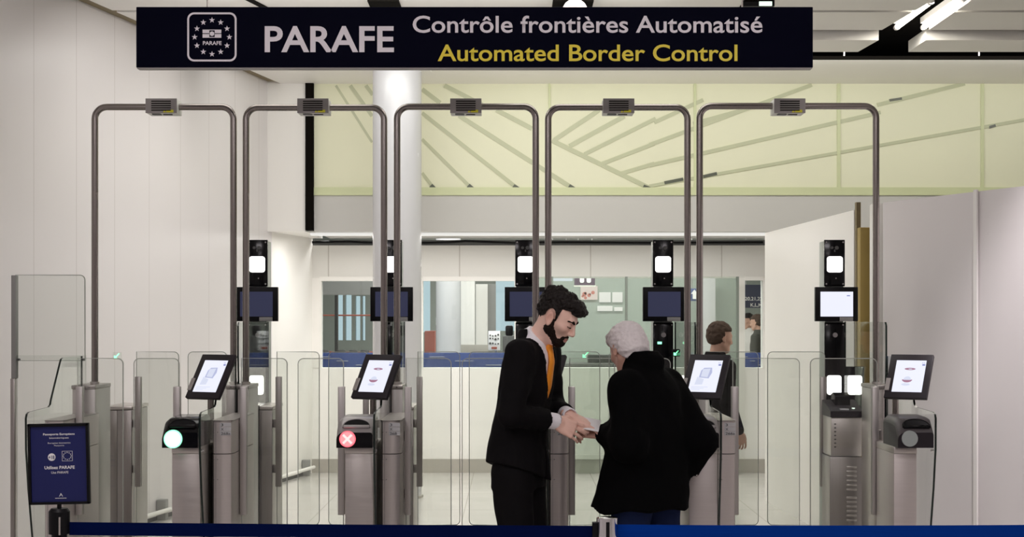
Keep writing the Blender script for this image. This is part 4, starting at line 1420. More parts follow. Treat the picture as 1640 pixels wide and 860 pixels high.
class Field:
    def __init__(self, lo, hi, h):
        self.lo = _v(lo); self.h = h
        self.n = [int(math.ceil((b - a) / h)) + 1 for a, b in zip(lo, hi)]
        self.F = np.full(self.n, 1.0, dtype=np.float32)

    def axes(self, sl=None):
        out = []
        for k in range(3):
            a = self.lo[k] + self.h * np.arange(self.n[k], dtype=np.float32)
            if sl is not None:
                a = a[sl[k]]
            sh = [1, 1, 1]; sh[k] = -1
            out.append(a.reshape(sh))
        return out

    def region(self, lo, hi, pad):
        sl = []
        for k in range(3):
            i0 = max(0, int((lo[k] - pad - self.lo[k]) / self.h) - 1)
            i1 = min(self.n[k], int((hi[k] + pad - self.lo[k]) / self.h) + 3)
            if i1 <= i0:
                return None
            sl.append(slice(i0, i1))
        return tuple(sl)

    def _mix(self, sl, d, k, sub):
        A = self.F[sl]
        if sub:
            d = -d
            if k > 0:
                h = np.clip(k - np.abs(A - d), 0, None) / k
                self.F[sl] = np.maximum(A, d) + h * h * k * 0.25
            else:
                self.F[sl] = np.maximum(A, d)
        elif k > 0:
            h = np.clip(k - np.abs(A - d), 0, None) / k
            self.F[sl] = np.minimum(A, d) - h * h * k * 0.25
        else:
            self.F[sl] = np.minimum(A, d)

    def cap(self, a, b, ra, rb=None, k=0.01, sub=False):
        rb = ra if rb is None else rb
        a, b = _v(a), _v(b)
        m = max(ra, rb)
        sl = self.region(np.minimum(a, b) - m, np.maximum(a, b) + m, k + 2 * self.h)
        if sl is None:
            return self
        X, Y, Z = self.axes(sl)
        d = b - a
        L = float(d @ d) + 1e-9
        t = np.clip(((X - a[0]) * d[0] + (Y - a[1]) * d[1] + (Z - a[2]) * d[2]) / L, 0, 1)
        q = np.sqrt((X - a[0] - t * d[0]) ** 2 + (Y - a[1] - t * d[1]) ** 2 + (Z - a[2] - t * d[2]) ** 2)
        self._mix(sl, q - (ra + (rb - ra) * t), k, sub)
        return self

    def chain(self, pts, rs, k=0.01):
        for i in range(len(pts) - 1):
            self.cap(pts[i], pts[i + 1], rs[i], rs[i + 1], k)
        return self

    def ell(self, c, r, M=None, k=0.01, sub=False):
        c, r = _v(c), _v(r)
        m = float(r.max())
        sl = self.region(c - m, c + m, k + 2 * self.h)
        if sl is None:
            return self
        X, Y, Z = self.axes(sl)
        X, Y, Z = X - c[0], Y - c[1], Z - c[2]
        if M is not None:
            M = np.array(M, dtype=np.float32)
            q = [M[0, j] * X + M[1, j] * Y + M[2, j] * Z for j in range(3)]
        else:
            q = [X, Y, Z]
        k0 = np.sqrt((q[0] / r[0]) ** 2 + (q[1] / r[1]) ** 2 + (q[2] / r[2]) ** 2)
        k1 = np.sqrt((q[0] / r[0] ** 2) ** 2 + (q[1] / r[1] ** 2) ** 2 + (q[2] / r[2] ** 2) ** 2) + 1e-6
        self._mix(sl, k0 * (k0 - 1) / k1, k, sub)
        return self

    def sec(self, rows, k=0.02, grow=0.0, sub=False):
        """stack of elliptical sections (z, cx, cy, a, b)"""
        rows = sorted(rows)
        z = [q[0] for q in rows]
        m = max(max(q[3], q[4]) for q in rows) + grow
        sl = self.region((min(q[1] for q in rows) - m, min(q[2] for q in rows) - m, z[0]), (max(q[1] for q in rows) + m, max(q[2] for q in rows) + m, z[-1]), k + 2 * self.h)
        if sl is None:
            return self
        X, Y, Z = self.axes(sl)
        zz = np.linspace(z[0], z[-1], 200)
        def smooth(j):
            w = np.interp(zz, z, [q[j] for q in rows])
            ker = np.ones(13) / 13
            return np.convolve(np.pad(w, 6, mode='edge'), ker, 'valid')
        g = [np.interp(Z.ravel(), zz, smooth(j)).astype(np.float32).reshape(Z.shape) for j in (1, 2, 3, 4)]
        a, b = g[2] + grow, g[3] + grow
        e = (np.sqrt(((X - g[0]) / a) ** 2 + ((Y - g[1]) / b) ** 2) - 1) * np.minimum(a, b)
        d = np.maximum(e, np.maximum(z[0] - Z, Z - z[-1]))
        self._mix(sl, d, k, sub)
        return self

    def func(self, f):
        X, Y, Z = self.axes()
        self.F = f(self.F, X, Y, Z).astype(np.float32)
        return self

    def mesh(self):
        F, h = self.F, self.h
        F = np.pad(F, 1, constant_values=1.0)
        lo = self.lo - h
        nx, ny, nz = F.shape
        S = F < 0
        cnt = np.zeros((nx - 1, ny - 1, nz - 1), dtype=np.int8)
        for i in (0, 1):
            for j in (0, 1):
                for k in (0, 1):
                    cnt += S[i:nx - 1 + i, j:ny - 1 + j, k:nz - 1 + k]
        act = np.argwhere((cnt > 0) & (cnt < 8))
        idx = np.full((nx - 1, ny - 1, nz - 1), -1, dtype=np.int32)
        idx[act[:, 0], act[:, 1], act[:, 2]] = np.arange(len(act))
        cs = [(i, j, k) for i in (0, 1) for j in (0, 1) for k in (0, 1)]
        val = {c: F[act[:, 0] + c[0], act[:, 1] + c[1], act[:, 2] + c[2]] for c in cs}
        acc = np.zeros((len(act), 3)); num = np.zeros(len(act))
        for c in cs:
            for ax in range(3):
                if c[ax] == 0:
                    d = list(c); d[ax] = 1; d = tuple(d)
                    a, b = val[c], val[d]
                    m = (a < 0) != (b < 0)
                    t = np.where(m, a / np.where(m, a - b, 1), 0)
                    p = np.tile(np.array(c, float), (len(act), 1))
                    p[:, ax] += t
                    acc += p * m[:, None]; num += m
        V = (act + acc / num[:, None]) * h + lo
        Q = []
        for ax in range(3):
            o = [(0, 1, 2), (1, 2, 0), (2, 0, 1)][ax]
            s0 = [slice(0, None)] * 3; s1 = [slice(0, None)] * 3
            s0[ax] = slice(0, -1); s1[ax] = slice(1, None)
            e = np.argwhere(S[tuple(s0)] != S[tuple(s1)])
            u, w = o[1], o[2]
            e = e[(e[:, u] > 0) & (e[:, w] > 0) & (e[:, u] < F.shape[u] - 1) & (e[:, w] < F.shape[w] - 1)]
            ins = S[e[:, 0], e[:, 1], e[:, 2]]
            def at(du, dw):
                q = e.copy(); q[:, u] -= du; q[:, w] -= dw
                return idx[q[:, 0], q[:, 1], q[:, 2]]
            q = np.stack([at(1, 1), at(0, 1), at(0, 0), at(1, 0)], 1)
            q[~ins] = q[~ins][:, ::-1]
            Q.append(q)
        return V, np.concatenate(Q)


def field_obj(name, fld, m, parent, tone=None):
    V, Q = fld.mesh()
    me = bpy.data.meshes.new(name)
    me.vertices.add(len(V))
    me.vertices.foreach_set('co', V.astype(np.float32).ravel())
    me.loops.add(len(Q) * 4)
    me.loops.foreach_set('vertex_index', Q.astype(np.int32).ravel())
    me.polygons.add(len(Q))
    me.polygons.foreach_set('loop_start', np.arange(0, len(Q) * 4, 4, dtype=np.int32))
    me.update()
    me.validate()
    me.materials.append(m)
    me.shade_smooth()
    if tone is not None:
        ca = me.color_attributes.new('tone', 'FLOAT_COLOR', 'POINT')
        c = np.ones((len(me.vertices), 4), dtype=np.float32)
        vv = np.empty(len(me.vertices) * 3, dtype=np.float32)
        me.vertices.foreach_get('co', vv)
        c[:, :3] = tone(vv.reshape(-1, 3))
        ca.data.foreach_set('color', c.ravel())
    o = bpy.data.objects.new(name, me)
    COL.objects.link(o)
    o.parent = parent
    return o


def rot(yaw=0, pitch=0, roll=0):
    """pitch > 0 tips the face down"""
    return np.array(Matrix.Rotation(R(yaw), 3, 'Z') @ Matrix.Rotation(R(pitch), 3, 'Y') @ Matrix.Rotation(R(roll), 3, 'X'))


def head(fld, O, M, s=1.0):
    """O = point between the ears, local x = nose, z = crown"""
    T = lambda p: O + M @ (np.array(p, float) * s)
    E = lambda p, r, k=0.012, sub=False, m2=None: fld.ell(T(p), np.array(r) * s, M if m2 is None else M @ m2, k * s, sub)
    C = lambda a, b, ra, rb=None, k=0.01, sub=False: fld.cap(T(a), T(b), ra * s, (ra if rb is None else rb) * s, k * s, sub)
    E((-0.008, 0, 0.032), (0.094, 0.074, 0.086), 0.0)
    E((0.038, 0, -0.035), (0.052, 0.058, 0.080), 0.03)
    E((0.060, 0, -0.092), (0.026, 0.030, 0.022), 0.03)            # chin
    C((0.0, 0.052, -0.055), (0.055, 0.026, -0.096), 0.017, 0.015, 0.03)
    C((0.0, -0.052, -0.055), (0.055, -0.026, -0.096), 0.017, 0.015, 0.03)
    C((0.076, -0.030, 0.022), (0.076, 0.030, 0.022), 0.013, None, 0.012)   # brow
    E((0.060, 0.040, -0.022), (0.022, 0.020, 0.018), 0.02)
    E((0.060, -0.040, -0.022), (0.022, 0.020, 0.018), 0.02)
    for sg in (1, -1):
        E((0.092, sg * 0.032, 0.000), (0.016, 0.017, 0.012), 0.012, True)
        E((0.0755, sg * 0.031, -0.001), (0.013, 0.015, 0.012), 0.004)
    C((0.086, 0, 0.012), (0.107, 0, -0.030), 0.0085, 0.0105, 0.010)         # nose
    E((0.100, 0, -0.034), (0.014, 0.012, 0.010), 0.006)
    for sg in (1, -1):
        E((0.094, sg * 0.012, -0.037), (0.011, 0.008, 0.008), 0.005)
        E((0.0985, sg * 0.007, -0.045), (0.004, 0.003, 0.004), 0.002, True)
        C((0.092, 0, -0.0625), (0.082, sg * 0.022, -0.067), 0.0062, 0.004, 0.006)
        C((0.090, 0, -0.0735), (0.081, sg * 0.019, -0.072), 0.0070, 0.004, 0.005)
        C((0.097, 0, -0.068), (0.084, sg * 0.025, -0.0695), 0.0018, 0.0014, 0.003, True)
        # ear
        E((-0.008, sg * 0.078, -0.008), (0.019, 0.008, 0.031), 0.006, False, np.array(Matrix.Rotation(R(-10), 3, 'Y')))
        E((-0.004, sg * 0.086, -0.006), (0.011, 0.006, 0.018), 0.005, True)
        C((0.0, sg * 0.079, -0.036), (0.002, sg * 0.076, -0.028), 0.008, 0.007, 0.006)
    return T


def hand(fld, W, M, curl=(22, 28, 20), spread=1.0, thumb=0.0, s=1.0):
    """W wrist, columns of M: x towards the finger tips, y thumb side, z back of the hand"""
    T = lambda p: W + M @ (np.array(p, float) * s)
    ys = (0.0345, 0.0115, -0.0115, -0.0335)
    ln = (0.070, 0.077, 0.072, 0.056)
    fld.ell(T((0.045, 0, 0.0)), np.array((0.052, 0.040, 0.016)) * s, M, 0.01)
    for y, L, r in zip(ys, ln, (0.0083, 0.0085, 0.0081, 0.0072)):
        fld.cap(T((0.008, y * 0.55, 0)), T((0.088, y, 0.002)), 0.0125 * s, 0.0105 * s, 0.010)
    for q, (y, L, r) in enumerate(zip(ys, ln, (0.0083, 0.0085, 0.0081, 0.0072))):
        p = np.array((0.088, y, 0.002)); ang = 0.0
        for j, f in enumerate((0.45, 0.31, 0.24)):
            ang += R(curl[j] + q * 3)
            d = np.array((math.cos(ang), 0.04 * spread * (1.5 - q), -math.sin(ang)))
            p2 = p + d * L * f
            fld.cap(T(p), T(p2), (r - 0.0005 * j) * s, (r - 0.0005 * (j + 1)) * s, 0.0015)
            p = p2
    tp = [(0.015, 0.024, -0.006), (0.046, 0.048, -0.016), (0.074, 0.052 - thumb, -0.022), (0.098, 0.046 - thumb * 2, -0.026)]
    for j, (ra, rb) in enumerate(((0.015, 0.0115), (0.0112, 0.0102), (0.0100, 0.0082))):
        fld.cap(T(tp[j]), T(tp[j + 1]), ra * s, rb * s, 0.006 if j == 0 else 0.003)
    fld.cap(T((-0.03, 0, 0)), T((0.012, 0, 0)), 0.024 * s, 0.025 * s, 0.012)


def noise3(X, Y, Z, f, seed=0):
    return (np.sin(X * f * 1.0 + seed + 1.7 * np.sin(Y * f * 0.8 + seed)) * np.sin(Y * f * 1.1 + 2.1 * seed + 1.3 * np.sin(Z * f * 0.9)) + np.sin(Z * f * 1.05 + 0.7 * seed + 1.5 * np.sin(X * f * 0.7)) * 0.7) / 1.7


def plane_local(O, M, s=1.0):
    """functions giving head-local coordinates of a grid"""
    def f(X, Y, Z):
        x, y, z = X - O[0], Y - O[1], Z - O[2]
        return [(M[0, j] * x + M[1, j] * y + M[2, j] * z) / s for j in range(3)]
    return f


# ---- the border officer ------------------------------------------------------------
YM = 7.25
psi = R(-20)
root = thing('person', (0.052, YM, 0), 'person in black suit with orange tie, bearded, handing over a paper', 'person', rz=psi)
cs_, sn_ = math.cos(psi), math.sin(psi)


def loc(w):
    dx, dy = w[0] - 0.052, w[1] - YM
    return np.array((cs_ * dx + sn_ * dy, -sn_ * dx + cs_ * dy, w[2]))


def locM(M):
    Rz = np.array(((cs_, sn_, 0), (-sn_, cs_, 0), (0, 0, 1)))
    return Rz @ np.array(M, float)


HO = np.array((0.166, 0.0, 1.606))
HM = rot(0, 31, 0)
RS, RE, RW = np.array((0.048, -0.185, 1.445)), np.array((0.025, -0.235, 1.165)), np.array((0.165, -0.045, 1.130))
LS, LE, LW = np.array((0.05, 0.185, 1.445)), np.array((0.06, 0.235, 1.175)), np.array((0.205, 0.055, 1.150))
sk = Field((-0.22, -0.32, 0.0), (0.42, 0.32, 1.78), 0.0030)
T = head(sk, HO, HM)
sk.cap((0.052, 0, 1.47), T((-0.022, 0, -0.055)), 0.055, 0.052, 0.03)
sk.sec([(0.88, -0.02, 0, 0.10, 0.15), (1.1, -0.005, 0, 0.085, 0.14), (1.3, 0.02, 0, 0.09, 0.155), (1.42, 0.035, 0, 0.08, 0.15), (1.49, 0.05, 0, 0.05, 0.06)], 0.03)
for s_, e_, w_ in ((RS, RE, RW), (LS, LE, LW)):
    sk.cap(s_, e_, 0.044, 0.036, 0.03)
    sk.cap(e_, w_, 0.037, 0.026, 0.02)
for sg in (1, -1):
    sk.cap((-0.01, sg * 0.085, 0.92), (0.01, sg * 0.095, 0.5), 0.075, 0.05, 0.03)
    sk.cap((0.01, sg * 0.095, 0.5), (-0.03, sg * 0.10, 0.09), 0.05, 0.036, 0.02)
    sk.cap((-0.03, sg * 0.10, 0.05), (0.12, sg * 0.12, 0.035), 0.036, 0.03, 0.02)
# hands: right one in front (thumb up, back of the hand to the viewer), left one palm down behind it
x_ = np.array((0.90, 0.12, -0.42)); x_ /= np.linalg.norm(x_)
z_ = np.array((-0.05, -0.93, 0.36)); z_ -= x_ * (z_ @ x_); z_ /= np.linalg.norm(z_)
RM = np.stack([x_, np.cross(z_, x_), z_], 1)
RM = locM(RM)
x2 = np.array((0.92, -0.05, -0.39)); x2 /= np.linalg.norm(x2)
z2 = np.array((0.30, -0.25, 0.92)); z2 -= x2 * (z2 @ x2); z2 /= np.linalg.norm(z2)
y2 = -np.cross(z2, x2)
LM = locM(np.stack([x2, y2, z2], 1))
hand(sk, RW + RM[:, 0] * 0.012, RM, (9, 15, 11), 1.3, 0.006)
hand(sk, LW + LM[:, 0] * 0.012, LM, (8, 14, 12), 0.8, 0.004)


def tone1(V):
    base = np.array((0.88, 0.58, 0.475))
    q = (V - HO) @ HM
    c = np.tile(base, (len(V), 1))

    def blob(p, r, col, w):
        d = np.linalg.norm((q - np.array(p)) / np.array(r), axis=1)
        f = np.clip(1.4 - d, 0, 1)[:, None] * w
        c[:] = c * (1 - f) + np.array(col) * f
    for sg in (1, -1):
        blob((0.088, sg * 0.008, -0.068), (0.014, 0.020, 0.010), (0.50, 0.19, 0.16), 0.8)
        blob((-0.01, sg * 0.085, 0.0), (0.03, 0.02, 0.04), (0.62, 0.29, 0.22), 0.6)
        blob((0.065, sg * 0.042, -0.02), (0.03, 0.02, 0.02), (0.62, 0.32, 0.25), 0.5)
    for sg in (1, -1):
        blob((0.045, sg * 0.056, -0.048), (0.040, 0.035, 0.026), (0.22, 0.13, 0.10), 0.55)
        blob((0.094, sg * 0.010, -0.056), (0.012, 0.022, 0.008), (0.14, 0.08, 0.06), 0.7)
        blob((0.088, sg * 0.033, 0.004), (0.016, 0.020, 0.012), (0.45, 0.25, 0.20), 0.5)
    hh = ((V[:, 2] < 1.3) & (V[:, 0] > 0.1))[:, None]
    c = np.where(hh, np.array((0.84, 0.53, 0.43)), c)
    return c


field_obj('body', sk, MT['skin'], root, tone1)
hl = plane_local(HO, HM)

# hair: cranium grown outwards, cut along the hairline
hf = Field((-0.02, -0.13, 1.48), (0.34, 0.13, 1.80), 0.003)
TT = lambda p: HO + HM @ np.array(p, float)
hf.ell(TT((-0.012, 0, 0.038)), (0.102, 0.083, 0.094), HM, 0)
hf.ell(TT((0.048, 0, 0.086)), (0.052, 0.058, 0.036), HM, 0.03)
hf.ell(TT((0.085, 0.005, 0.078)), (0.026, 0.045, 0.026), HM, 0.02)
hf.ell(TT((-0.05, 0, 0.08)), (0.06, 0.06, 0.045), HM, 0.03)


def cuthair(Fv, X, Y, Z):
    x, y, z = hl(X, Y, Z)
    tex = 0.0055 * noise3(x, y, z, 105, 1.0) + 0.0042 * noise3(x, y, z, 240, 2.0)
    ay = np.abs(y)
    front = 0.050 + 0.010 * (ay / 0.07) ** 2
    line = np.where(x > 0.02, front, np.where(x > -0.02, 0.050 - (0.02 - x) * 0.9, 0.016 - (-0.02 - x) * 1.25))
    line = np.where(x < -0.06, np.maximum(line, -0.062), line)
    side = np.where((x > 0.012) & (ay > 0.045), 0.052 + (x - 0.012) * 0.25, line)
    burn = (np.abs(x - 0.014) < 0.010) & (ay > 0.055)
    side = np.where(burn, -0.01, side)
    ear = ((x + 0.012) / 0.026) ** 2 + ((z - 0.0) / 0.038) ** 2
    d = np.maximum(Fv + tex, (side - z) * 0.8)
    return np.maximum(d, np.where(ay > 0.06, (1 - np.sqrt(ear)) * 0.02, -1))


hf.func(cuthair)
field_obj('hair', hf, MT['hair'], root)
bf = Field((0.0, -0.10, 1.44), (0.30, 0.10, 1.66), 0.0028)
for sg in (1, -1):
    bf.cap(TT((0.010, sg * 0.0635, -0.012)), TT((0.008, sg * 0.057, -0.055)), 0.010, 0.0135, 0.02)
    bf.cap(TT((0.004, sg * 0.054, -0.055)), TT((0.056, sg * 0.026, -0.094)), 0.0195, 0.0185, 0.03)
    bf.cap(TT((0.030, sg * 0.050, -0.062)), TT((0.060, sg * 0.032, -0.088)), 0.016, 0.014, 0.02)
    bf.cap(TT((0.090, sg * 0.002, -0.055)), TT((0.078, sg * 0.028, -0.062)), 0.0055, 0.005, 0.008)
    bf.cap(TT((0.078, sg * 0.028, -0.062)), TT((0.066, sg * 0.028, -0.088)), 0.006, 0.010, 0.012)
bf.ell(TT((0.063, 0, -0.094)), (0.030, 0.033, 0.022), HM, 0.03)


def cutbeard(Fv, X, Y, Z):
    x, y, z = hl(X, Y, Z)
    tex = 0.0016 * noise3(x, y, z, 420, 3.0) + 0.0012 * noise3(x, y, z, 800, 1.0)
    lip = np.sqrt(((x - 0.095) / 0.03) ** 2 + (y / 0.022) ** 2 + ((z + 0.068) / 0.0085) ** 2)
    return np.maximum(Fv + tex, (1 - lip) * 0.008)


bf.func(cutbeard)
field_obj('beard', bf, MT['beard'], root)
for sg in (1, -1):
    ef = Field((0.05, -0.09, 1.5), (0.32, 0.09, 1.72), 0.0022)
    ef.cap(TT((0.0905, sg * 0.012, 0.017)), TT((0.088, sg * 0.030, 0.0235)), 0.0056, 0.0062, 0.003)
    ef.cap(TT((0.088, sg * 0.030, 0.0235)), TT((0.069, sg * 0.0495, 0.019)), 0.0062, 0.0034, 0.003)
    field_obj('eyebrow', ef, MT['beard'], root)
    ef = Field((0.05, -0.09, 1.5), (0.32, 0.09, 1.72), 0.0018)
    ef.cap(TT((0.0885, sg * 0.020, -0.0045)), TT((0.0895, sg * 0.031, -0.0065)), 0.0020, 0.0027, 0.002)
    ef.cap(TT((0.0895, sg * 0.031, -0.0065)), TT((0.078, sg * 0.046, -0.004)), 0.0027, 0.0020, 0.002)
    field_obj('eyelash', ef, MT['beard'], root)

# clothes
JS = [(0.84, -0.030, 0, 0.150, 0.205), (1.0, -0.028, 0, 0.132, 0.192), (1.15, -0.008, 0, 0.116, 0.178), (1.3, 0.018, 0, 0.118, 0.190), (1.42, 0.034, 0, 0.110, 0.195), (1.475, 0.045, 0, 0.085, 0.150), (1.525, 0.048, 0, 0.070, 0.080), (1.55, 0.052, 0, 0.066, 0.070)]
sh = Field((-0.20, -0.26, 1.0), (0.42, 0.26, 1.62), 0.0055)
sh.sec(JS[2:], 0.02, -0.014)
nb, nt = np.array((0.050, 0, 1.485)), np.array((0.088, 0, 1.548))
sh.cap(nb, nt, 0.060, 0.057, 0.02)
ax = (nt - nb) / np.linalg.norm(nt - nb)


def cutcollar(Fv, X, Y, Z):
    h = (X - nt[0]) * ax[0] + (Z - nt[2]) * ax[2] + 0.018 * ((X - 0.08) / 0.06)
    gap = np.maximum(np.maximum(np.abs(Y) - 0.012 - 0.5 * np.clip(1.50 - Z, 0, 0.0), 0.07 - X), 1.475 - Z)
    return np.maximum(Fv, np.where(Z > 1.44, (Z - np.minimum(1.566, 1.562 - 1.0 * (X - 0.040))) * 0.7, -1))


sh.func(cutcollar)
for e_, w_, Mh in ((RE, RW, RM), (LE, LW, LM)):
    d = (w_ - e_) / np.linalg.norm(w_ - e_)
    sh.cap(w_ - d * 0.055, w_ + d * 0.008, 0.0385, 0.0375, 0.0)
    sh.cap(w_ + d * 0.022, w_ + d * 0.10, 0.031, 0.031, 0.002, True)
field_obj('shirt', sh, MT['shirt'], root)
for p in ():
    pass
tf = Field((0.0, -0.08, 1.1), (0.26, 0.08, 1.56), 0.004)
tf.sec([(1.228, 0.108, 0, 0.010, 0.036), (1.29, 0.124, 0, 0.012, 0.034), (1.40, 0.140, 0, 0.012, 0.026), (1.455, 0.134, 0, 0.012, 0.019)], 0.006)
tf.ell((0.126, 0, 1.468), (0.018, 0.022, 0.022), None, 0.008)
field_obj('tie', tf, MT['tie'], root)

jf = Field((-0.26, -0.34, 0.76), (0.36, 0.34, 1.60), 0.006)
jf.sec(JS, 0.02)
for s_, e_, w_ in ((RS, RE, RW), (LS, LE, LW)):
    d = (w_ - e_) / np.linalg.norm(w_ - e_)
    jf.cap(s_ + np.array((0, 0, -0.005)), s_ * 0.5 + e_ * 0.5, 0.070, 0.064, 0.05)
    jf.cap(s_ * 0.5 + e_ * 0.5, e_, 0.064, 0.058, 0.02)
    jf.cap(e_, w_ - d * 0.02, 0.058, 0.046, 0.02)


def cutjacket(Fv, X, Y, Z):
    arm = np.minimum(1, 0)
    fold = 0.004 * noise3(X, Y, Z, 22, 0.5) + 0.0022 * noise3(X, Y, Z, 55, 1.4)
    d = Fv + fold
    w = np.clip((Z - 1.22) * 0.33, 0, None) + 0.004
    wedge = np.maximum(np.maximum(np.abs(Y) - w, 0.045 - X), 1.22 - Z)
    torso_front = np.where((np.abs(Y) < 0.12) & (Z > 1.21), -wedge, -1)
    d = np.maximum(d, torso_front)
    # open neck round the collar, vents and hem
    neck = np.sqrt((X - 0.065) ** 2 + Y ** 2) - 0.063
    d = np.maximum(d, np.where(Z > 1.49, -neck, -1))
    hem = 0.885 - 0.20 * X - 0.05 * (Y / 0.2) - Z
    d = np.maximum(d, hem * 0.9)
    front = np.maximum(np.abs(Y - 0.01) - 0.004 - 0.16 * np.clip(1.0 - Z, 0, 1), 0.05 - X)
    d = np.maximum(d, np.where(Z < 1.0, -front, -1))
    return d


jf.func(cutjacket)
for w_, e_ in ((RW, RE), (LW, LE)):
    d = (w_ - e_) / np.linalg.norm(w_ - e_)
    jf.cap(w_ - d * 0.012, w_ + d * 0.12, 0.052, 0.052, 0.0, True)
field_obj('jacket', jf, MT['suit'], root)
lf = MB()
for sg in (1, -1):
    for k in range(2):
        pass
pf = Field((-0.24, -0.24, 0.06), (0.22, 0.24, 1.02), 0.006)
pf.sec([(0.82, -0.025, 0, 0.118, 0.168), (1.0, -0.012, 0, 0.108, 0.155)], 0.03)
for sg in (1, -1):
    pf.chain([(-0.022, sg * 0.088, 0.88), (0.005, sg * 0.098, 0.5), (-0.025, sg * 0.105, 0.10)], [0.098, 0.075, 0.064], 0.02)
pf.func(lambda Fv, X, Y, Z: np.maximum(Fv + 0.003 * noise3(X, Y, Z, 30, 2.2), 0.085 - Z))
field_obj('trousers', pf, MT['suit'], root)
for sg in (1, -1):
    sf = Field((-0.12, sg * 0.115 - 0.09, 0.0), (0.28, sg * 0.115 + 0.09, 0.14), 0.005)
    sf.cap((-0.045, sg * 0.105, 0.042), (0.03, sg * 0.115, 0.05), 0.045, 0.05, 0.02)
    sf.cap((0.03, sg * 0.115, 0.045), (0.17, sg * 0.135, 0.03), 0.048, 0.034, 0.02)
    sf.func(lambda Fv, X, Y, Z: np.maximum(Fv, 0.003 - Z))
    field_obj('shoe', sf, MT['shoe'], root)
# button and pocket flap
for z_b in (1.115, 1.02):
    pass

# ---- the traveller in black ---------------------------------------------------------
YT = 7.25
TX = 0.630
psi2 = math.atan2(0.62, -0.78)
root2 = thing('person', (TX, YT, 0), 'person with white hair in a long black coat, seen from behind, reaching out', 'person', rz=psi2)
c2, s2 = math.cos(psi2), math.sin(psi2)


def loc2(w):
    dx, dy = w[0] - TX, w[1] - YT
    return np.array((c2 * dx + s2 * dy, -s2 * dx + c2 * dy, w[2]))


R2 = np.array(((c2, s2, 0), (-s2, c2, 0), (0, 0, 1)))
HO2 = np.array((0.105, 0.015, 1.462))
HM2 = rot(-22, 30, 0)
LS2, RS2 = np.array((0.0, 0.175, 1.285)), np.array((-0.0, -0.175, 1.285))
LE2 = loc2((0.530, 7.03, 1.035))
LW2 = loc2((0.432, 7.235, 1.066))
RE2 = loc2((0.872, 7.26, 1.03))
RW2 = loc2((0.825, 7.33, 0.885))
sk = Field((-0.45, -0.45, 0.0), (0.5, 0.5, 1.64), 0.0045)
T2 = head(sk, HO2, HM2, 0.98)
sk.cap((0.03, 0, 1.30), T2((-0.022, 0, -0.055)), 0.056, 0.052, 0.03)
sk.sec([(0.85, 0, 0, 0.11, 0.16), (1.1, 0.0, 0, 0.10, 0.15), (1.25, 0.01, 0, 0.09, 0.15), (1.33, 0.02, 0, 0.05, 0.06)], 0.03)
for a, b, w in ((LS2, LE2, LW2), (RS2, RE2, RW2)):
    sk.cap(a, b, 0.044, 0.036, 0.03)
    sk.cap(b, w, 0.036, 0.026, 0.02)
for sg in (1, -1):
    sk.cap((0.0, sg * 0.085, 0.86), (0.02 + sg * 0.05, sg * 0.095, 0.46), 0.075, 0.05, 0.03)
    sk.cap((0.02 + sg * 0.05, sg * 0.095, 0.46), (-0.02 + sg * 0.09, sg * 0.10, 0.09), 0.05, 0.036, 0.02)
    sk.cap((-0.02 + sg * 0.09, sg * 0.10, 0.05), (0.12 + sg * 0.09, sg * 0.12, 0.035), 0.036, 0.03, 0.02)
xa = np.array((-0.78, 0.10, 0.05)); xa /= np.linalg.norm(xa)
za = np.array((0.0, -0.55, 0.83)); za -= xa * (za @ xa); za /= np.linalg.norm(za)
hand(sk, LW2 + (R2 @ xa) * 0.01, R2 @ np.stack([xa, -np.cross(za, xa), za], 1), (24, 34, 24), 0.6, 0.006, 0.92)
xb = np.array((-0.85, 0.15, -0.5)); xb /= np.linalg.norm(xb)
zb = np.array((-0.3, 0.35, 0.8)); zb -= xb * (zb @ xb); zb /= np.linalg.norm(zb)
hand(sk, RW2 + (R2 @ xb) * 0.01, R2 @ np.stack([xb, np.cross(zb, xb), zb], 1), (20, 26, 20), 0.6, 0.0, 0.95)
field_obj('body', sk, MT['skin'], root2, lambda V: np.tile(np.array((0.60, 0.35, 0.27)), (len(V), 1)))
hl2 = plane_local(HO2, HM2, 0.98)
hf = Field((-0.06, -0.14, 1.33), (0.27, 0.16, 1.64), 0.0036)
TT2 = lambda p: HO2 + HM2 @ (np.array(p, float) * 0.98)
hf.ell(TT2((-0.012, 0, 0.034)), (0.104, 0.086, 0.090), HM2, 0)
hf.ell(TT2((-0.045, 0, -0.018)), (0.066, 0.082, 0.075), HM2, 0.02)
hf.ell(TT2((0.05, 0, 0.085)), (0.05, 0.055, 0.028), HM2, 0.03)


def cuthair2(Fv, X, Y, Z):
    x, y, z = hl2(X, Y, Z)
    tex = 0.003 * noise3(x * 0.5, y, z, 170, 1.0) + 0.0022 * noise3(x * 0.5, y, z * 0.7, 380, 2.0)
    ay = np.abs(y)
    line = np.where(x > 0.035, 0.050, np.where(x > -0.005, 0.050 - (0.035 - x) * 1.6, -0.014 - (-0.005 - x) * 1.8))
    line = np.maximum(line, -0.085)
    return np.maximum(Fv + tex, (line - z) * 0.8)


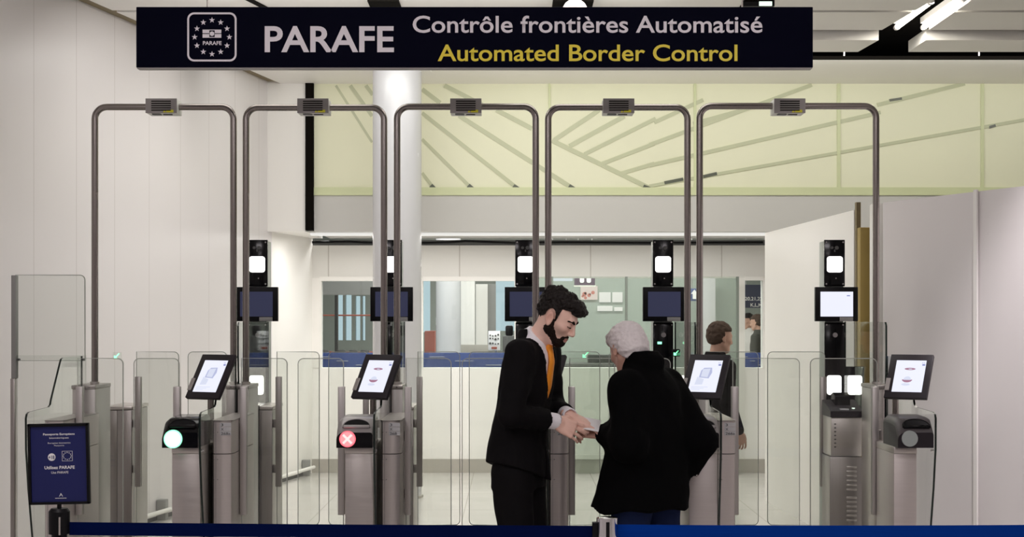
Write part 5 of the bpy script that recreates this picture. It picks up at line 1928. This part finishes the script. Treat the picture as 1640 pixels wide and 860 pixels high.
hf.func(cuthair2)
field_obj('hair', hf, MT['hair_w'], root2)
CS = [(0.66, 0.055, 0.01, 0.235, 0.25), (0.82, 0.025, 0, 0.205, 0.237), (1.0, 0.0, 0, 0.175, 0.225), (1.15, -0.005, 0, 0.155, 0.215), (1.27, 0.0, 0, 0.135, 0.195), (1.335, 0.015, 0, 0.105, 0.135), (1.385, 0.03, 0, 0.086, 0.094), (1.445, 0.045, 0.0, 0.086, 0.092)]
jf = Field((-0.50, -0.50, 0.6), (0.52, 0.55, 1.5), 0.007)
jf.sec(CS, 0.02)
for s_, e_, w_ in ((LS2, LE2, LW2), (RS2, RE2, RW2)):
    d = (w_ - e_) / np.linalg.norm(w_ - e_)
    jf.cap(s_, e_, 0.082, 0.076, 0.05)
    jf.cap(e_, w_ - d * 0.01, 0.076, 0.058, 0.03)
jf.cap((-0.045, 0.0, 1.395), (-0.03, 0.05, 1.395), 0.04, 0.035, 0.03)


def cutcoat(Fv, X, Y, Z):
    d = Fv + 0.006 * noise3(X, Y, Z, 16, 0.9) + 0.003 * noise3(X, Y, Z, 40, 2.4)
    hem = 0.715 + 0.02 * Y + 0.16 * np.clip(X - 0.1, 0, 1) - 0.05 * X + 0.012 * np.sin(X * 25) * np.sin(Y * 19) - Z
    d = np.maximum(d, hem * 0.9)
    ins = np.sqrt(((X - 0.055) / 0.068) ** 2 + (Y / 0.072) ** 2) * 0.07 - 0.07
    return np.maximum(d, np.where(Z > 1.37, -ins, -1))


jf.func(cutcoat)
for w_, e_ in ((LW2, LE2), (RW2, RE2)):
    d = (w_ - e_) / np.linalg.norm(w_ - e_)
    jf.cap(w_ + d * 0.015, w_ + d * 0.13, 0.055, 0.055, 0.0, True)
field_obj('coat', jf, MT['coat'], root2)
pf = Field((-0.26, -0.26, 0.06), (0.26, 0.26, 0.95), 0.007)
pf.sec([(0.78, 0.0, 0, 0.125, 0.17), (0.93, 0, 0, 0.12, 0.165)], 0.03)
for sg in (1, -1):
    pf.chain([(0.0, sg * 0.09, 0.84), (0.02 + sg * 0.05, sg * 0.098, 0.46), (-0.02 + sg * 0.09, sg * 0.105, 0.10)], [0.10, 0.08, 0.07], 0.02)
pf.func(lambda Fv, X, Y, Z: np.maximum(Fv + 0.003 * noise3(X, Y, Z, 30, 2.2), 0.08 - Z))
field_obj('trousers', pf, MT['jeans'], root2)
for sg in (1, -1):
    ox = sg * 0.09 - 0.0
    sf = Field((-0.15 + ox, sg * 0.115 - 0.09, 0.0), (0.26 + ox, sg * 0.115 + 0.09, 0.14), 0.006)
    sf.cap((-0.045 + ox, sg * 0.105, 0.042), (0.03 + ox, sg * 0.115, 0.05), 0.045, 0.05, 0.02)
    sf.cap((0.03 + ox, sg * 0.115, 0.045), (0.15 + ox, sg * 0.135, 0.03), 0.048, 0.034, 0.02)
    sf.func(lambda Fv, X, Y, Z: np.maximum(Fv, 0.003 - Z))
    field_obj('shoe', sf, MT['shoe'], root2)

# the paper passing between them
ca, cb = P(924, 675.5, 7.215), P(955, 681.5, 7.205)
t = thing('paper_slip', tuple((ca + cb) / 2), 'small white paper held between the two people', 'paper')
dx = (cb - ca).normalized()
nz_ = Vector((0.1, -0.6, 0.8))
nz_ = (nz_ - dx * nz_.dot(dx)).normalized()
yy = nz_.cross(dx)
Mx = Matrix(((dx.x, yy.x, nz_.x, (ca.x + cb.x) / 2), (dx.y, yy.y, nz_.y, (ca.y + cb.y) / 2), (dx.z, yy.z, nz_.z, (ca.z + cb.z) / 2), (0, 0, 0, 1)))
MB().box(-0.062, 0.062, -0.042, 0.042, 0, 0.0015, 0, 2, Mx).build('sheet', MT['paper'], t)
MB().box(-0.060, 0.060, -0.040, 0.040, -0.003, -0.0005, 0, 2, Mx).build('under_sheet', MT['paper'], t)


# ---- people further away ------------------------------------------------------------
def far_person(x, y, yaw, hgt, label, coat, hairm, legs, skin=(0.5, 0.3, 0.22), h=0.012, group=None):
    s = hgt / 1.70
    r = thing('person', (x, y, 0), label, 'person', group, rz=R(yaw))
    O = np.array((0.04, 0, 1.58)) * s
    M = rot(0, 8, 0)
    b = Field((-0.3 * s, -0.34 * s, 0), (0.34 * s, 0.34 * s, 1.74 * s), h * 0.75)
    head(b, O, M, s)
    b.cap(np.array((0.0, 0, 1.42)) * s, np.array((0.02, 0, 1.53)) * s, 0.055 * s, 0.05 * s, 0.02)
    b.sec([(0.85 * s, 0, 0, 0.09 * s, 0.14 * s), (1.38 * s, 0, 0, 0.08 * s, 0.15 * s)], 0.03)
    for sg in (1, -1):
        b.cap(np.array((0, sg * 0.19, 1.36)) * s, np.array((-0.02, sg * 0.23, 1.08)) * s, 0.04 * s, 0.034 * s, 0.02)
        b.cap(np.array((-0.02, sg * 0.23, 1.08)) * s, np.array((0.08, sg * 0.22, 0.86)) * s, 0.034 * s, 0.026 * s, 0.02)
        Mh = np.stack([np.array((0.25, 0, -0.97)), np.array((0.97, 0, 0.25)), np.array((0, sg * 1.0, 0))], 1)
        hand(b, np.array((0.08, sg * 0.22, 0.86)) * s, Mh, (20, 22, 18), 1.0, 0.0, s)
        b.cap(np.array((0, sg * 0.09, 0.86)) * s, np.array((0.02 + sg * 0.06, sg * 0.09, 0.46)) * s, 0.07 * s, 0.05 * s, 0.02)
        b.cap(np.array((0.02 + sg * 0.06, sg * 0.09, 0.46)) * s, np.array((-0.02 + sg * 0.10, sg * 0.09, 0.06)) * s, 0.05 * s, 0.035 * s, 0.02)
        b.cap(np.array((-0.02 + sg * 0.10, sg * 0.09, 0.04)) * s, np.array((0.12 + sg * 0.10, sg * 0.1, 0.035)) * s, 0.034 * s, 0.03 * s, 0.02)
    field_obj('body', b, MT['skin'], r, lambda V: np.tile(np.array(skin), (len(V), 1)))
    hr = Field(tuple(O - 0.14 * s), tuple(O + 0.16 * s), h * 0.5)
    hr.ell(O + M @ np.array((-0.012, 0, 0.036)) * s, np.array((0.104, 0.086, 0.092)) * s, M, 0)
    hr.ell(O + M @ np.array((-0.045, 0, -0.01)) * s, np.array((0.062, 0.076, 0.06)) * s, M, 0.02)
    hr.func(lambda Fv, X, Y, Z: np.maximum(Fv + 0.004 * noise3(X, Y, Z, 140, 1.3), np.where(X - O[0] > 0.0, 0.045 * s - (Z - O[2]), -0.085 * s - (Z - O[2]))))
    field_obj('hair', hr, hairm, r)
    c = Field((-0.34 * s, -0.36 * s, 0.5 * s), (0.34 * s, 0.36 * s, 1.55 * s), h)
    c.sec([(0.66 * s, 0, 0, 0.15 * s, 0.21 * s), (0.95 * s, 0, 0, 0.135 * s, 0.19 * s), (1.25 * s, 0, 0, 0.13 * s, 0.19 * s), (1.38 * s, 0.0, 0, 0.10 * s, 0.16 * s), (1.47 * s, 0.0, 0, 0.07 * s, 0.075 * s)], 0.02)
    for sg in (1, -1):
        c.cap(np.array((0, sg * 0.18, 1.35)) * s, np.array((-0.02, sg * 0.23, 1.08)) * s, 0.068 * s, 0.058 * s, 0.04)
        c.cap(np.array((-0.02, sg * 0.23, 1.08)) * s, np.array((0.075, sg * 0.22, 0.875)) * s, 0.058 * s, 0.045 * s, 0.02)
    c.func(lambda Fv, X, Y, Z: np.maximum(Fv + 0.004 * noise3(X, Y, Z, 22, 1.0), 0.7 * s - Z))
    field_obj('coat', c, coat, r)
    p = Field((-0.26 * s, -0.26 * s, 0.05), (0.30 * s, 0.26 * s, 0.95 * s), h)
    for sg in (1, -1):
        p.chain([np.array((0, sg * 0.09, 0.86)) * s, np.array((0.02 + sg * 0.06, sg * 0.095, 0.46)) * s, np.array((-0.02 + sg * 0.10, sg * 0.1, 0.08)) * s], [0.095 * s, 0.075 * s, 0.062 * s], 0.02)
    p.func(lambda Fv, X, Y, Z: np.maximum(Fv, 0.07 - Z))
    field_obj('trousers', p, legs, r)
    return r


far_person(P(1146, 0, 11.2).x, 11.2, 22, 1.575, 'person in dark clothing walking away behind the fourth gate screen', MT['coat'], MT['hair_g'], MT['suit'], h=0.009)
far_person(P(1216, 0, 23).x, 23.0, 150, 1.66, 'person in olive-grey coat waiting beyond the narrow window', MT['cloth_g'], MT['hair_g'], MT['greyd'])
far_person(P(1201, 0, 24.2).x, 24.2, 200, 1.68, 'person in pale jacket waiting beyond the narrow window', MT['cloth_w'], MT['hair'], MT['greyd'])
